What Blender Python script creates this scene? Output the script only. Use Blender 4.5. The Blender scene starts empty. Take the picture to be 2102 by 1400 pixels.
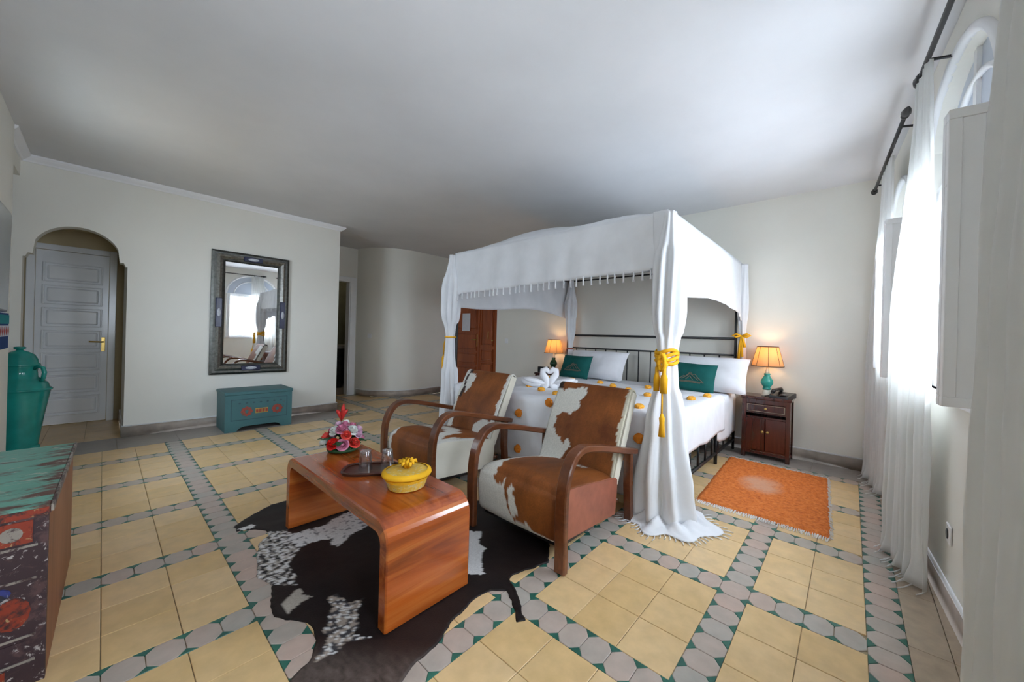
import bpy, bmesh, math, random
from mathutils import Vector, Matrix, noise
random.seed(7)
sc = bpy.context.scene
col = sc.collection
PI = math.pi

# ------------------------------------------------------------------ camera
CAM_H, YAW, ROLL, FPX = 1.1496, 0.70087, 0.0273, 757.1
CX, CY, W_, H_ = 1108.0, 691.06, 2102, 1400
cd = bpy.data.cameras.new('camera'); cam = bpy.data.objects.new('camera', cd); col.objects.link(cam)
cd.sensor_width = 36; cd.lens = FPX / W_ * 36; cd.clip_start = 0.02
cd.shift_x = (W_ / 2 - CX) / W_; cd.shift_y = (CY - H_ / 2) / W_
fw = Vector((-math.sin(YAW), math.cos(YAW), 0)); rt = Vector((math.cos(YAW), math.sin(YAW), 0)); up = Vector((0, 0, 1))
r2 = math.cos(ROLL) * rt + math.sin(ROLL) * up; u2 = -math.sin(ROLL) * rt + math.cos(ROLL) * up
M = Matrix((r2, u2, -fw)).transposed().to_4x4(); M.translation = (0, 0, CAM_H)
cam.matrix_world = M
sc.camera = cam
# ------------------------------------------------------------------ sky, daylight, exposure
wd = bpy.data.worlds.new('sky'); sc.world = wd; wd.use_nodes = True
wb = wd.node_tree.nodes['Background']
wb.inputs[0].default_value = (0.80, 0.91, 1.06, 1); wb.inputs[1].default_value = 16.0
sc.view_settings.view_transform = 'Standard'; sc.view_settings.look = 'None'
sc.view_settings.gamma = 1; sc.view_settings.use_curve_mapping = False
sc.view_settings.exposure = 0.55
cy = sc.cycles
cy.max_bounces = 8; cy.diffuse_bounces = 5; cy.glossy_bounces = 3; cy.transmission_bounces = 5; cy.transparent_max_bounces = 10
cy.use_denoising = True
cy.use_adaptive_sampling = True; cy.adaptive_threshold = .08
cy.sample_clamp_indirect = 6.0
try: cy.caustics_reflective = False; cy.caustics_refractive = False
except Exception: pass
CEIL = 2.66
def xw(y): return 0.5035 - 0.063 * y            # window wall skewed a little to absorb lens distortion, the room itself is square
def portal(y0, y1, z0, z1, off=0.30):
    ld = bpy.data.lights.new('window_daylight', 'AREA'); ld.shape = 'RECTANGLE'; ld.size = y1 - y0; ld.size_y = z1 - z0
    ld.cycles.is_portal = True
    o = bpy.data.objects.new('window_daylight', ld); col.objects.link(o)
    ym = (y0 + y1) / 2; o.location = (xw(ym) + off, ym, (z0 + z1) / 2)
    o.rotation_euler = (PI / 2, 0, PI / 2 + math.atan(0.063))
WINS = [(0.15, 1.0), (1.95, 2.97), (3.38, 4.12)]
for a, b in WINS: portal(a - .02, b + .02, .93, 2.05)
ADDED_WIN = (-4.32, -3.56, .95, 2.05)                  # window added unseen behind the camera to brighten the left wall
ld = bpy.data.lights.new('window_daylight', 'AREA'); ld.shape = 'RECTANGLE'; ld.size = ADDED_WIN[1] - ADDED_WIN[0]; ld.size_y = ADDED_WIN[3] - ADDED_WIN[2]; ld.cycles.is_portal = True  # portal for the added window
o = bpy.data.objects.new('window_daylight', ld); col.objects.link(o); o.location = ((ADDED_WIN[0] + ADDED_WIN[1]) / 2, -.66, (ADDED_WIN[2] + ADDED_WIN[3]) / 2); o.rotation_euler = (PI / 2, 0, 0)
o.rotation_euler = (-PI / 2, 0, PI)

# ------------------------------------------------------------------ materials
def node(nt, t, **k):
    n = nt.nodes.new(t)
    for a, v in k.items(): setattr(n, a, v)
    return n
def base_mat(name):
    m = bpy.data.materials.new(name); m.use_nodes = True
    return m, m.node_tree, m.node_tree.nodes['Principled BSDF']
def rgb(c): return (c[0], c[1], c[2], 1)
def coords(nt, scale=(1, 1, 1), space='Object'):
    tc = node(nt, 'ShaderNodeTexCoord'); mp = node(nt, 'ShaderNodeMapping')
    mp.inputs['Scale'].default_value = scale
    nt.links.new(tc.outputs[space], mp.inputs['Vector']); return mp.outputs[0]
def noise_n(nt, vec, scale, detail=4, rough=.55, dist=0.0):
    n = node(nt, 'ShaderNodeTexNoise'); n.inputs['Scale'].default_value = scale; n.inputs['Detail'].default_value = detail
    n.inputs['Roughness'].default_value = rough; n.inputs['Distortion'].default_value = dist
    nt.links.new(vec, n.inputs['Vector']); return n.outputs['Fac']
def ramp(nt, fac, stops):
    r = node(nt, 'ShaderNodeValToRGB'); e = r.color_ramp.elements
    while len(e) < len(stops): e.new(0.5)
    for i, (p, c) in enumerate(stops): e[i].position = p; e[i].color = rgb(c)
    nt.links.new(fac, r.inputs[0]); return r.outputs[0]
def bump(nt, b, fac, strength=.2, dist=.01):
    n = node(nt, 'ShaderNodeBump'); n.inputs['Strength'].default_value = strength; n.inputs['Distance'].default_value = dist
    nt.links.new(fac, n.inputs['Height']); nt.links.new(n.outputs[0], b.inputs['Normal'])
def mix(nt, fac, a, b_):
    n = node(nt, 'ShaderNodeMix', data_type='RGBA')
    for s, v in ((0, fac), (6, a), (7, b_)):
        if hasattr(v, 'links') or hasattr(v, 'is_linked'): nt.links.new(v, n.inputs[s])
        else: n.inputs[s].default_value = v if s == 0 else rgb(v)
    return n.outputs[2]
def plain(name, c, rough=.6, var=.12, scale=6, metal=0, bmp=0, bscale=60, spec=.5, sss=0):
    m, nt, b = base_mat(name); v = coords(nt)
    f = noise_n(nt, v, scale, 5)
    d = tuple(max(0, x * (1 - var)) for x in c); l = tuple(min(1, x * (1 + var)) for x in c)
    nt.links.new(ramp(nt, f, [(.3, d), (.7, l)]), b.inputs['Base Color'])
    b.inputs['Roughness'].default_value = rough; b.inputs['Metallic'].default_value = metal
    b.inputs['Specular IOR Level'].default_value = spec
    if bmp: bump(nt, b, noise_n(nt, v, bscale, 4), bmp, .004)
    return m
def wood(name, c1, c2, c3, axis=0, scale=3.0, rough=.35, rings=9, coat=0.0, planks=None):
    m, nt, b = base_mat(name); s = [9, 9, 9]; s[axis] = 0.7
    v = coords(nt, tuple(x * scale / 3 for x in s))
    f = noise_n(nt, v, 2.2, 6, .6, 1.2); f2 = noise_n(nt, coords(nt, tuple(3.0 if i != axis else .6 for i in range(3))), 1.5, 3)
    c = mix(nt, ramp(nt, f2, [(.35, (0, 0, 0)), (.68, (1, 1, 1))]), ramp(nt, f, [(.3, c1), (.55, c2), (.75, c3)]), c2)
    nt.links.new(ramp(nt, f, [(.28, c1), (.52, c2), (.74, c3)]), b.inputs['Base Color'])
    mm = mix(nt, .45, ramp(nt, f, [(.28, c1), (.52, c2), (.74, c3)]), ramp(nt, f2, [(.3, c1), (.5, c2), (.72, c3)]))
    nt.links.new(mm, b.inputs['Base Color'])
    if planks:                                  # glued boards of slightly different tone
        sp_ = node(nt, 'ShaderNodeSeparateXYZ'); nt.links.new(coords(nt), sp_.inputs[0]); ml_ = node(nt, 'ShaderNodeMath', operation='MULTIPLY_ADD'); nt.links.new(sp_.outputs[planks[0]], ml_.inputs[0]); ml_.inputs[1].default_value = 1 / planks[1]; ml_.inputs[2].default_value = planks[2]
        fl_ = node(nt, 'ShaderNodeMath', operation='FLOOR'); nt.links.new(ml_.outputs[0], fl_.inputs[0]); wn = node(nt, 'ShaderNodeTexWhiteNoise', noise_dimensions='1D'); nt.links.new(fl_.outputs[0], wn.inputs['W'])
        mp_ = node(nt, 'ShaderNodeMix', data_type='RGBA', blend_type='MULTIPLY'); mp_.inputs[0].default_value = 1; nt.links.new(mm, mp_.inputs[6]); nt.links.new(ramp(nt, wn.outputs['Value'], [(.0, (.80, .70, .66)), (1, (1.0, 1.0, 1.0))]), mp_.inputs[7]); nt.links.new(mp_.outputs[2], b.inputs['Base Color'])
    b.inputs['Roughness'].default_value = rough; b.inputs['Coat Weight'].default_value = coat; b.inputs['Coat Roughness'].default_value = .12
    bump(nt, b, f, .06, .002); return m
def attr_mat(name, rough=.7, hair=True):
    m, nt, b = base_mat(name); a = node(nt, 'ShaderNodeAttribute'); a.attribute_name = 'Col'
    v = coords(nt); f = noise_n(nt, v, 130, 3)
    c = mix(nt, ramp(nt, f, [(.35, (.72, .72, .72)), (.7, (1.15, 1.15, 1.15))]), (0, 0, 0), a.outputs['Color'])
    mm = node(nt, 'ShaderNodeMix', data_type='RGBA', blend_type='MULTIPLY'); mm.inputs[0].default_value = 1
    nt.links.new(a.outputs['Color'], mm.inputs[6]); nt.links.new(ramp(nt, f, [(.3, (.78, .78, .78)), (.7, (1, 1, 1))]), mm.inputs[7])
    nt.links.new(mm.outputs[2], b.inputs['Base Color']); b.inputs['Roughness'].default_value = rough
    b.inputs['Specular IOR Level'].default_value = .28
    if hair:
        bump(nt, b, noise_n(nt, coords(nt, (1, 1, 1)), 220, 2), .25, .003)
    return m
def cloth(name, c, trans=.0, rough=.9, var=.05, bmp=.15, weave=350):
    m, nt, b = base_mat(name); v = coords(nt); f = noise_n(nt, v, 5, 4)
    cc = ramp(nt, f, [(.3, tuple(x * (1 - var) for x in c)), (.7, tuple(min(1, x * (1 + var)) for x in c))])
    nt.links.new(cc, b.inputs['Base Color']); b.inputs['Roughness'].default_value = rough; b.inputs['Specular IOR Level'].default_value = .15
    bump(nt, b, noise_n(nt, v, weave, 2), bmp, .002)
    if trans:
        out = nt.nodes['Material Output']; t = node(nt, 'ShaderNodeBsdfTranslucent'); ms = node(nt, 'ShaderNodeMixShader')
        nt.links.new(cc, t.inputs[0]); ms.inputs[0].default_value = trans
        nt.links.new(b.outputs[0], ms.inputs[1]); nt.links.new(t.outputs[0], ms.inputs[2]); nt.links.new(ms.outputs[0], out.inputs[0])
    return m
def tile_mat(name, ca, cb, rough=.35, mottling=.25):
    m, nt, b = base_mat(name); oi = node(nt, 'ShaderNodeObjectInfo')
    tc = node(nt, 'ShaderNodeNewGeometry'); f = noise_n(nt, tc.outputs['Position'], 3.2, 6, .6); f2 = noise_n(nt, tc.outputs['Position'], 14, 5)
    r = ramp(nt, oi.outputs['Random'], [(.1, ca), (.9, cb)])
    r2_ = ramp(nt, f, [(.3, ca), (.7, cb)])
    c = mix(nt, .5, r, r2_)
    mm = node(nt, 'ShaderNodeMix', data_type='RGBA', blend_type='MULTIPLY'); mm.inputs[0].default_value = 1
    nt.links.new(c, mm.inputs[6]); nt.links.new(ramp(nt, f2, [(.25, (1 - mottling,) * 3), (.7, (1, 1, 1))]), mm.inputs[7])
    nt.links.new(mm.outputs[2], b.inputs['Base Color']); b.inputs['Roughness'].default_value = rough
    rr = node(nt, 'ShaderNodeMapRange'); rr.inputs[3].default_value = rough - .08; rr.inputs[4].default_value = rough + .18
    nt.links.new(f2, rr.inputs[0]); nt.links.new(rr.outputs[0], b.inputs['Roughness'])
    bump(nt, b, f2, .04, .002); return m
def worn(name, c, under, amount=.5, scale=9, rough=.55, stretch=(1, 1, 1), flecks=None, edge=None):
    m, nt, b = base_mat(name); v = coords(nt, stretch); f = noise_n(nt, v, scale, 9, .68, .4)
    if edge:                                   # paint rubbed away towards the handled edges
        sx = node(nt, 'ShaderNodeSeparateXYZ'); nt.links.new(coords(nt), sx.inputs[0]); outs = []
        for k, (e0, e1) in enumerate(edge):
            mr = node(nt, 'ShaderNodeMapRange'); nt.links.new(sx.outputs[k], mr.inputs[0]); mr.inputs[1].default_value = e0; mr.inputs[2].default_value = e1; outs.append(mr.outputs[0])
        mx = node(nt, 'ShaderNodeMath', operation='MAXIMUM'); nt.links.new(outs[0], mx.inputs[0]); nt.links.new(outs[1], mx.inputs[1])
        ml = node(nt, 'ShaderNodeMath', operation='MULTIPLY'); nt.links.new(mx.outputs[0], ml.inputs[0]); ml.inputs[1].default_value = -.15
        aa = node(nt, 'ShaderNodeMath', operation='ADD'); nt.links.new(f, aa.inputs[0]); nt.links.new(ml.outputs[0], aa.inputs[1]); f = aa.outputs[0]
    r = mix(nt, ramp(nt, f, [(amount - .04, (1, 1, 1)), (amount + .04, (0, 0, 0))]), c, under)
    f1 = noise_n(nt, v, scale * .35, 4)
    mm = node(nt, 'ShaderNodeMix', data_type='RGBA', blend_type='MULTIPLY'); mm.inputs[0].default_value = 1
    nt.links.new(r, mm.inputs[6]); nt.links.new(ramp(nt, f1, [(.3, (.75, .75, .75)), (.7, (1.0, 1.0, 1.0))]), mm.inputs[7])
    o = mm.outputs[2]
    if flecks:
        f3 = noise_n(nt, v, scale * 2.6, 6, .7, .8)
        o = mix(nt, ramp(nt, f3, [(.59, (0, 0, 0)), (.63, (1, 1, 1))]), o, flecks)
    nt.links.new(o, b.inputs['Base Color']); b.inputs['Roughness'].default_value = rough
    bump(nt, b, f, .25, .004); return m
def glass(name, c=(1, 1, 1), pw_=4, lo=.04, hi=.75):
    m, nt, b = base_mat(name); out = nt.nodes['Material Output']
    t = node(nt, 'ShaderNodeBsdfTransparent'); t.inputs[0].default_value = rgb(c); g = node(nt, 'ShaderNodeBsdfGlossy'); g.inputs['Roughness'].default_value = .02
    lw = node(nt, 'ShaderNodeLayerWeight'); lw.inputs[0].default_value = .5
    pw = node(nt, 'ShaderNodeMath', operation='POWER'); nt.links.new(lw.outputs['Facing'], pw.inputs[0]); pw.inputs[1].default_value = pw_
    fr = node(nt, 'ShaderNodeMapRange'); nt.links.new(pw.outputs[0], fr.inputs[0]); fr.inputs[3].default_value = lo; fr.inputs[4].default_value = hi
    ms = node(nt, 'ShaderNodeMixShader'); nt.links.new(fr.outputs[0], ms.inputs[0]); nt.links.new(t.outputs[0], ms.inputs[1]); nt.links.new(g.outputs[0], ms.inputs[2])
    nt.links.new(ms.outputs[0], out.inputs[0]); return m

MT = {}
MT['wall'] = plain('wall_plaster', (.78, .76, .69), .85, .03, 1.2, bmp=.05, bscale=40, spec=.2)
MT['ceil'] = plain('ceiling_paint', (.72, .72, .73), .9, .04, 1.5, bmp=.05, bscale=25, spec=.2)
MT['white'] = plain('white_paint', (.82, .82, .82), .45, .03, 4)
MT['cornice'] = plain('cornice_plaster', (.86, .86, .87), .7, .02, 4)
MT['tan'] = plain('tan_plaster', (.58, .48, .30), .85, .05, 2, spec=.2)
MT['door_white'] = plain('glossy_white_door_paint', (.86, .87, .88), .16, .03, 3)
MT['yellow_tile'] = tile_mat('ochre_cement_tile', (.66, .44, .185), (.78, .56, .31), .32, .2)
MT['grey_tile'] = tile_mat('grey_pink_octagon_tile', (.40, .395, .35), (.55, .395, .32), .36, .2)
MT['green_tile'] = tile_mat('green_inlay_tile', (.015, .10, .075), (.03, .16, .11), .35, .2)
MT['border'] = tile_mat('border_marble', (.44, .34, .24), (.50, .40, .29), .35, .3)
MT['border_grey'] = tile_mat('grey_border_tile', (.30, .27, .24), (.37, .32, .28), .35, .3)
MT['grout'] = plain('grout', (.33, .26, .16), .9, .2, 20)
MT['base_stone'] = plain('baseboard_stone', (.38, .32, .27), .45, .25, 7)
MT['table_wood'] = wood('polished_red_brown_wood', (.12, .018, .003), (.44, .095, .013), (.66, .21, .04), 0, 2.2, .2, coat=.6, planks=(1, .135, .5))
MT['table_wood_v'] = wood('polished_red_brown_wood_end', (.12, .018, .003), (.48, .11, .014), (.70, .24, .045), 1, 2.2, .22, coat=.4, planks=(2, .135, .15))
MT['arm_wood'] = wood('walnut_bentwood', (.045, .012, .004), (.13, .038, .012), (.22, .075, .026), 1, 3, .28, coat=.25)
MT['dark_wood'] = wood('dark_red_lacquer', (.018, .004, .003), (.05, .009, .006), (.09, .018, .011), 2, 3, .22, coat=.5)
MT['door_wood'] = wood('mahogany_door', (.14, .026, .006), (.32, .068, .014), (.44, .115, .03), 2, 3, .3, coat=.3)
MT['iron'] = plain('black_iron', (.012, .012, .013), .45, .3, 30)
MT['hide'] = attr_mat('cow_hide', .55); MT['leather'] = plain('red_brown_leather', (.30, .10, .06), .4, .2, 12, bmp=.1)
MT['sheet'] = cloth('white_cotton', (.86, .87, .90)); MT['canopy'] = cloth('white_canopy_cloth', (.84, .85, .87), .12)
MT['sheer'] = cloth('sheer_curtain', (.86, .86, .84), .44, .9, .03, .08)
MT['pillow'] = cloth('white_pillow_cotton', (.87, .87, .90)); MT['green_velvet'] = cloth('green_velvet', (.010, .095, .085), 0, .75, .25, .3)
MT['gold_thread'] = plain('gold_thread', (.16, .13, .09), .5, .2, 60)
MT['shaded_pom'] = cloth('shaded_pom', (.75, .24, .03), 0, .95, .15, .6, 120)  # front pompoms: shading put into the colour as a redder orange
MT['yellow_rope'] = cloth('yellow_rope', (.78, .40, .02), 0, .8, .2, .5, 150)
MT['yellow_pom'] = cloth('golden_pompom', (.80, .38, .05), 0, .95, .2, .6, 120)
MT['teal_glaze'] = plain('teal_glaze', (.015, .25, .21), .12, .25, 5)
MT['teal_lamp'] = plain('teal_lamp_glaze', (.03, .30, .25), .12, .25, 14)
MT['cream'] = plain('cream_ceramic', (.75, .70, .58), .3, .05, 8)
MT['black_plastic'] = plain('black_plastic', (.012, .012, .014), .3, .2, 10)
MT['brass'] = plain('brass', (.55, .38, .12), .28, .15, 20, metal=1)
MT['silver'] = plain('hammered_silver', (.34, .33, .30), .38, .3, 40, metal=1, bmp=.6, bscale=90)
MT['dark_silver'] = plain('dark_hammered_metal', (.10, .10, .09), .4, .3, 40, metal=1, bmp=.5, bscale=70)
MT['blue_enamel'] = plain('dark_blue_enamel', (.012, .014, .05), .25, .2, 20)
MT['teal_paint'] = worn('teal_chest_paint', (.045, .15, .16), (.10, .07, .05), .33, 7, .5)
MT['red_paint'] = worn('red_paint', (.35, .05, .03), (.10, .09, .06), .42, 25)
MT['yellow_paint'] = worn('ochre_paint', (.45, .30, .06), (.15, .12, .05), .42, 25)
MT['tray'] = plain('dark_tray_wood', (.06, .018, .01), .3, .3, 10)
MT['glass'] = glass('clear_glass', (.97, .975, .98), pw_=1.6, lo=.07, hi=.95); MT['pane'] = glass('window_pane', (.97, .99, 1))

# ------------------------------------------------------------------ mesh helpers
def link(o, parent=None):
    col.objects.link(o)
    if parent is not None: o.parent = parent
    return o
def mk(name, verts, faces, m, parent=None, smooth=False, loc=None, colors=None):
    me = bpy.data.meshes.new(name); me.from_pydata([tuple(v) for v in verts], [], faces); me.update()
    if smooth: me.polygons.foreach_set('use_smooth', [True] * len(me.polygons))
    if m: me.materials.append(m if not isinstance(m, str) else MT[m])
    if colors:
        a = me.attributes.new('Col', 'FLOAT_COLOR', 'POINT')
        for i, c in enumerate(colors): a.data[i].color = (c[0], c[1], c[2], 1)
    o = bpy.data.objects.new(name, me)
    if loc is not None: o.location = loc
    return link(o, parent)
def bm_obj(name, bm, m, parent=None, smooth=False, loc=None):
    bmesh.ops.recalc_face_normals(bm, faces=bm.faces)
    me = bpy.data.meshes.new(name); bm.to_mesh(me); bm.free()
    if smooth: me.polygons.foreach_set('use_smooth', [True] * len(me.polygons))
    if m: me.materials.append(m if not isinstance(m, str) else MT[m])
    o = bpy.data.objects.new(name, me)
    if loc is not None: o.location = loc
    return link(o, parent)
def add_box(bm, x0, x1, y0, y1, z0, z1, bev=0, seg=1):
    r = bmesh.ops.create_cube(bm, size=1); vs = r['verts']
    for v in vs:
        v.co = Vector(((x0 + x1) / 2 + v.co.x * (x1 - x0), (y0 + y1) / 2 + v.co.y * (y1 - y0), (z0 + z1) / 2 + v.co.z * (z1 - z0)))
    if bev:
        es = list({e for v in vs for e in v.link_edges})
        bmesh.ops.bevel(bm, geom=es, offset=bev, segments=seg, affect='EDGES', profile=.5)
def box(name, x0, x1, y0, y1, z0, z1, m, parent=None, bev=0, seg=1, smooth=False):
    bm = bmesh.new(); add_box(bm, x0, x1, y0, y1, z0, z1, bev, seg); return bm_obj(name, bm, m, parent, smooth)
def add_tube(bm, pts, r, n=8, cap=True, prof=None):
    pts = [Vector(p) for p in pts]; rs = r if isinstance(r, (list, tuple)) else [r] * len(pts)
    rings = []; T0 = None; N = None
    for i, p in enumerate(pts):
        T = (pts[min(i + 1, len(pts) - 1)] - pts[max(i - 1, 0)]).normalized()
        if N is None:
            N = T.orthogonal().normalized() if abs(T.z) < .95 else Vector((1, 0, 0))
        N = (N - T * N.dot(T)).normalized(); B = T.cross(N)
        rings.append([bm.verts.new(p + rs[i] * (math.cos(2 * PI * k / n) * N + math.sin(2 * PI * k / n) * B)) for k in range(n)])
    for a, b in zip(rings, rings[1:]):
        for k in range(n): bm.faces.new((a[k], a[(k + 1) % n], b[(k + 1) % n], b[k]))
    if cap: bm.faces.new(rings[0][::-1]); bm.faces.new(rings[-1])
def tube(name, pts, r, m, parent=None, n=8):
    bm = bmesh.new(); add_tube(bm, pts, r, n); return bm_obj(name, bm, m, parent, True)
def add_lathe(bm, prof, n=24, cx=0, cy_=0, cz=0, cap=True):
    rings = []
    for r, z in prof: rings.append([bm.verts.new((cx + r * math.cos(2 * PI * k / n), cy_ + r * math.sin(2 * PI * k / n), cz + z)) for k in range(n)])
    for a, b in zip(rings, rings[1:]):
        for k in range(n): bm.faces.new((a[k], a[(k + 1) % n], b[(k + 1) % n], b[k]))
    if cap: bm.faces.new(rings[0][::-1]); bm.faces.new(rings[-1])
def lathe(name, prof, m, parent=None, n=24, at=(0, 0, 0), cap=True):
    bm = bmesh.new(); add_lathe(bm, prof, n, *at, cap=cap); return bm_obj(name, bm, m, parent, True)
def prism(name, poly, z0, z1, m, parent=None, axis='z', smooth=False):
    f = {'z': lambda a, b, c: (a, b, c), 'x': lambda a, b, c: (c, a, b), 'y': lambda a, b, c: (a, c, b)}[axis]
    n = len(poly); v = [f(a, b, z0) for a, b in poly] + [f(a, b, z1) for a, b in poly]
    F = [tuple(range(n))[::-1], tuple(range(n, 2 * n))] + [(i, (i + 1) % n, n + (i + 1) % n, n + i) for i in range(n)]
    bm = bmesh.new(); vs = [bm.verts.new(q) for q in v]
    for q in F: bm.faces.new([vs[i] for i in q])
    return bm_obj(name, bm, m, parent, smooth)
def grid(name, nu, nv, fn, m, parent=None, thick=0, wrap=False, colfn=None, smooth=True):
    v = []; c = []
    for j in range(nv + 1):
        for i in range(nu + (0 if wrap else 1)):
            v.append(fn(i / nu, j / nv))
            if colfn: c.append(colfn(i / nu, j / nv))
    w = nu if wrap else nu + 1; F = []
    for j in range(nv):
        for i in range(nu):
            a = j * w + i; b = j * w + (i + 1) % w; F.append((a, b, b + w, a + w))
    o = mk(name, v, F, m, parent, smooth, colors=c or None)
    if thick:
        s = o.modifiers.new('thick', 'SOLIDIFY'); s.thickness = thick; s.offset = 0
    return o
def thing(name, label, cat, loc=(0, 0, 0), rz=0, group=None):
    o = bpy.data.objects.new(name, None); o.location = loc; o.rotation_euler = (0, 0, rz); o.empty_display_size = .1
    col.objects.link(o); return tag(o, label, cat, group)
def tag(o, label, cat, group=None):
    o['label'] = label; o['category'] = cat
    if group: o['group'] = group
    return o
def struct(o, label=None):
    o['kind'] = 'structure'
    if label: o['label'] = label
    return o
def empty_struct(name, loc=(0, 0, 0), label=None):
    o = bpy.data.objects.new(name, None); o.location = loc; col.objects.link(o); return struct(o, label)
def sm(t): t = max(0, min(1, t)); return t * t * (3 - 2 * t)
def fbm(x, y, z=0, s=1): return noise.fractal(Vector((x * s, y * s, z)), 1.0, 2.0, 4)
def inpoly(x, y, P):
    c = False; n = len(P); j = n - 1
    for i in range(n):
        if (P[i][1] > y) != (P[j][1] > y) and x < (P[j][0] - P[i][0]) * (y - P[i][1]) / (P[j][1] - P[i][1]) + P[i][0]: c = not c
        j = i
    return c
def proj(x, y, z):
    d = Vector((x, y, z - CAM_H)); w = d.dot(fw)
    if w < .05: return None
    return CX + FPX * d.dot(r2) / w, CY - FPX * d.dot(u2) / w, w

# ------------------------------------------------------------------ walls
def wall_cols(P, ops, length, z1, back, mat, name, nslice=18, label=None):
    """wall in (s,z); P(s,d,z) -> world (d: depth behind the face); openings = (a, b, z0, ztop(s)); back = depth"""
    bm = bmesh.new()
    def q(*pts): bm.faces.new([bm.verts.new(P(*p)) for p in pts])
    cuts = [length[0]]
    for a, b, z0, zt in sorted(ops):
        if a > cuts[-1]: q((cuts[-1], 0, 0), (a, 0, 0), (a, 0, z1), (cuts[-1], 0, z1))
        xs = [a + (b - a) * i / nslice for i in range(nslice + 1)]
        for s0, s1 in zip(xs, xs[1:]):
            t0, t1 = zt(s0 + 1e-6), zt(s1 - 1e-6)
            if z0 > 0:
                q((s0, 0, 0), (s1, 0, 0), (s1, 0, z0), (s0, 0, z0)); q((s0, 0, z0), (s1, 0, z0), (s1, back, z0), (s0, back, z0))
            q((s0, 0, t0), (s1, 0, t1), (s1, 0, z1), (s0, 0, z1)); q((s0, 0, t0), (s1, 0, t1), (s1, back, t1), (s0, back, t0))
        for i in range(1, nslice):
            ta, tb = zt(xs[i] - 1e-6), zt(xs[i] + 1e-6)
            if abs(ta - tb) > 1e-4: q((xs[i], 0, ta), (xs[i], 0, tb), (xs[i], back, tb), (xs[i], back, ta))
        q((a, 0, z0), (a, 0, zt(a + 1e-6)), (a, back, zt(a + 1e-6)), (a, back, z0)); q((b, 0, z0), (b, 0, zt(b - 1e-6)), (b, back, zt(b - 1e-6)), (b, back, z0))
        cuts.append(b)
    if cuts[-1] < length[1]: q((cuts[-1], 0, 0), (length[1], 0, 0), (length[1], 0, z1), (cuts[-1], 0, z1))
    # back face keeps daylight out
    q_ops = sorted(ops); c0 = length[0]
    for a, b, z0, zt in q_ops:
        q((c0, back, 0), (a, back, 0), (a, back, z1), (c0, back, z1))
        if z0 > 0: q((a, back, 0), (b, back, 0), (b, back, z0), (a, back, z0))
        xs = [a + (b - a) * i / nslice for i in range(nslice + 1)]
        for s0, s1 in zip(xs, xs[1:]):
            t0, t1 = zt(s0 + 1e-6), zt(s1 - 1e-6); q((s0, back, t0), (s1, back, t1), (s1, back, z1), (s0, back, z1))
        c0 = b
    q((c0, back, 0), (length[1], back, 0), (length[1], back, z1), (c0, back, z1))
    bmesh.ops.remove_doubles(bm, verts=bm.verts, dist=1e-5)
    return struct(bm_obj(name, bm, mat), label)
# window wall (right of the photograph)
def PR(s, d, z): return (xw(s) + d, s, z)
def arch_top(a, b, spring): 
    c, r = (a + b) / 2, (b - a) / 2
    return lambda s: spring + .92 * math.sqrt(max(0, r * r - (s - c) ** 2))
SILL, SPRING = .94, 2.0
wall_cols(PR, [(a, b, SILL, arch_top(a, b, SPRING)) for a, b in WINS], (-.9, 4.75), CEIL, .26, 'wall', 'wall_right', 20)
# headboard wall
wall_cols(lambda s, d, z: (s, 4.5 + d, z), [(-6.13, -4.80, 0, lambda s: 2.12)], (-6.6, .24), CEIL, .2, 'wall', 'wall_back', 2)
# mirror wall with the stepped keyhole arch
def door_arch(s):
    d = abs(s + .161)
    if d > .289: return 1.75
    if d > .262: return 1.785
    return 1.83 + .98 * math.sqrt(max(0, .266 ** 2 - d * d)) - .01
arch_cut = (-.476, .154)
def PL(s, d, z): return (-5.7 - d, s, z)
bm = bmesh.new()
wl = wall_cols(PL, [(arch_cut[0], arch_cut[1], 0, door_arch)], (-1.25, 2.2), CEIL, .14, 'wall', 'wall_left', 48)
# end and hidden side of the mirror wall, towards the hall
struct(box('wall_hall_side', -6.97, -5.71, 2.06, 2.2, 0, CEIL, 'wall'))
# rooms behind: passage behind the arch
def quadwall(name, pts, m): return struct(mk(name, pts, [tuple(range(len(pts)))], m))
struct(box('wall_passage_right', -6.86, -5.84, .16, .24, 0, 2.3, 'wall'))
struct(box('wall_passage_left', -6.86, -5.84, -.72, -.62, 0, 2.3, 'wall'))
struct(box('ceiling_passage', -6.95, -5.84, -.72, .24, 2.22, 2.3, 'tan'))
wall_cols(lambda s, d, z: (-6.86 - d, s, z), [(-.545, .10, 0, lambda s: 2.03)], (-.72, .24), 2.3, .08, 'tan', 'wall_passage_end', 2)
struct(box('wall_light_stop', -7.06, -6.98, -.75, .3, 0, 2.35, 'tan'))  # added unseen backing, stops daylight leaking round the arch door
struct(box('wall_behind_door', -6.3, -4.7, 4.66, 4.72, 0, 2.3, 'tan'))
struct(box('floor_added_terrace', -6.2, 1.2, -3.4, -1.3, .35, .45, 'border'))  # added unseen slab, cuts the upward light through the added window
struct(box('wall_added_terrace', -4.9, 1.2, -1.3, -.62, 0, .45, 'wall'))  # inner part of the added slab, also out of view
# near wall with the alcove beside the mirror wall
wall_cols(lambda s, d, z: (s, -.46 - d, z), [(ADDED_WIN[0], ADDED_WIN[1], ADDED_WIN[2], lambda s: ADDED_WIN[3])], (-4.9, .75), CEIL, .16, 'wall', 'wall_front', 2)
struct(box('wall_alcove', -5.84, -4.9, -1.25, -1.15, 0, CEIL, 'wall'))
struct(box('wall_alcove_side', -4.98, -4.9, -1.15, -.62, 0, CEIL, 'wall'))
struct(box('trim_1', -5.7, -4.9, -.62, -.50, 2.46, CEIL, 'wall'), 'plaster beam over the alcove')
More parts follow.
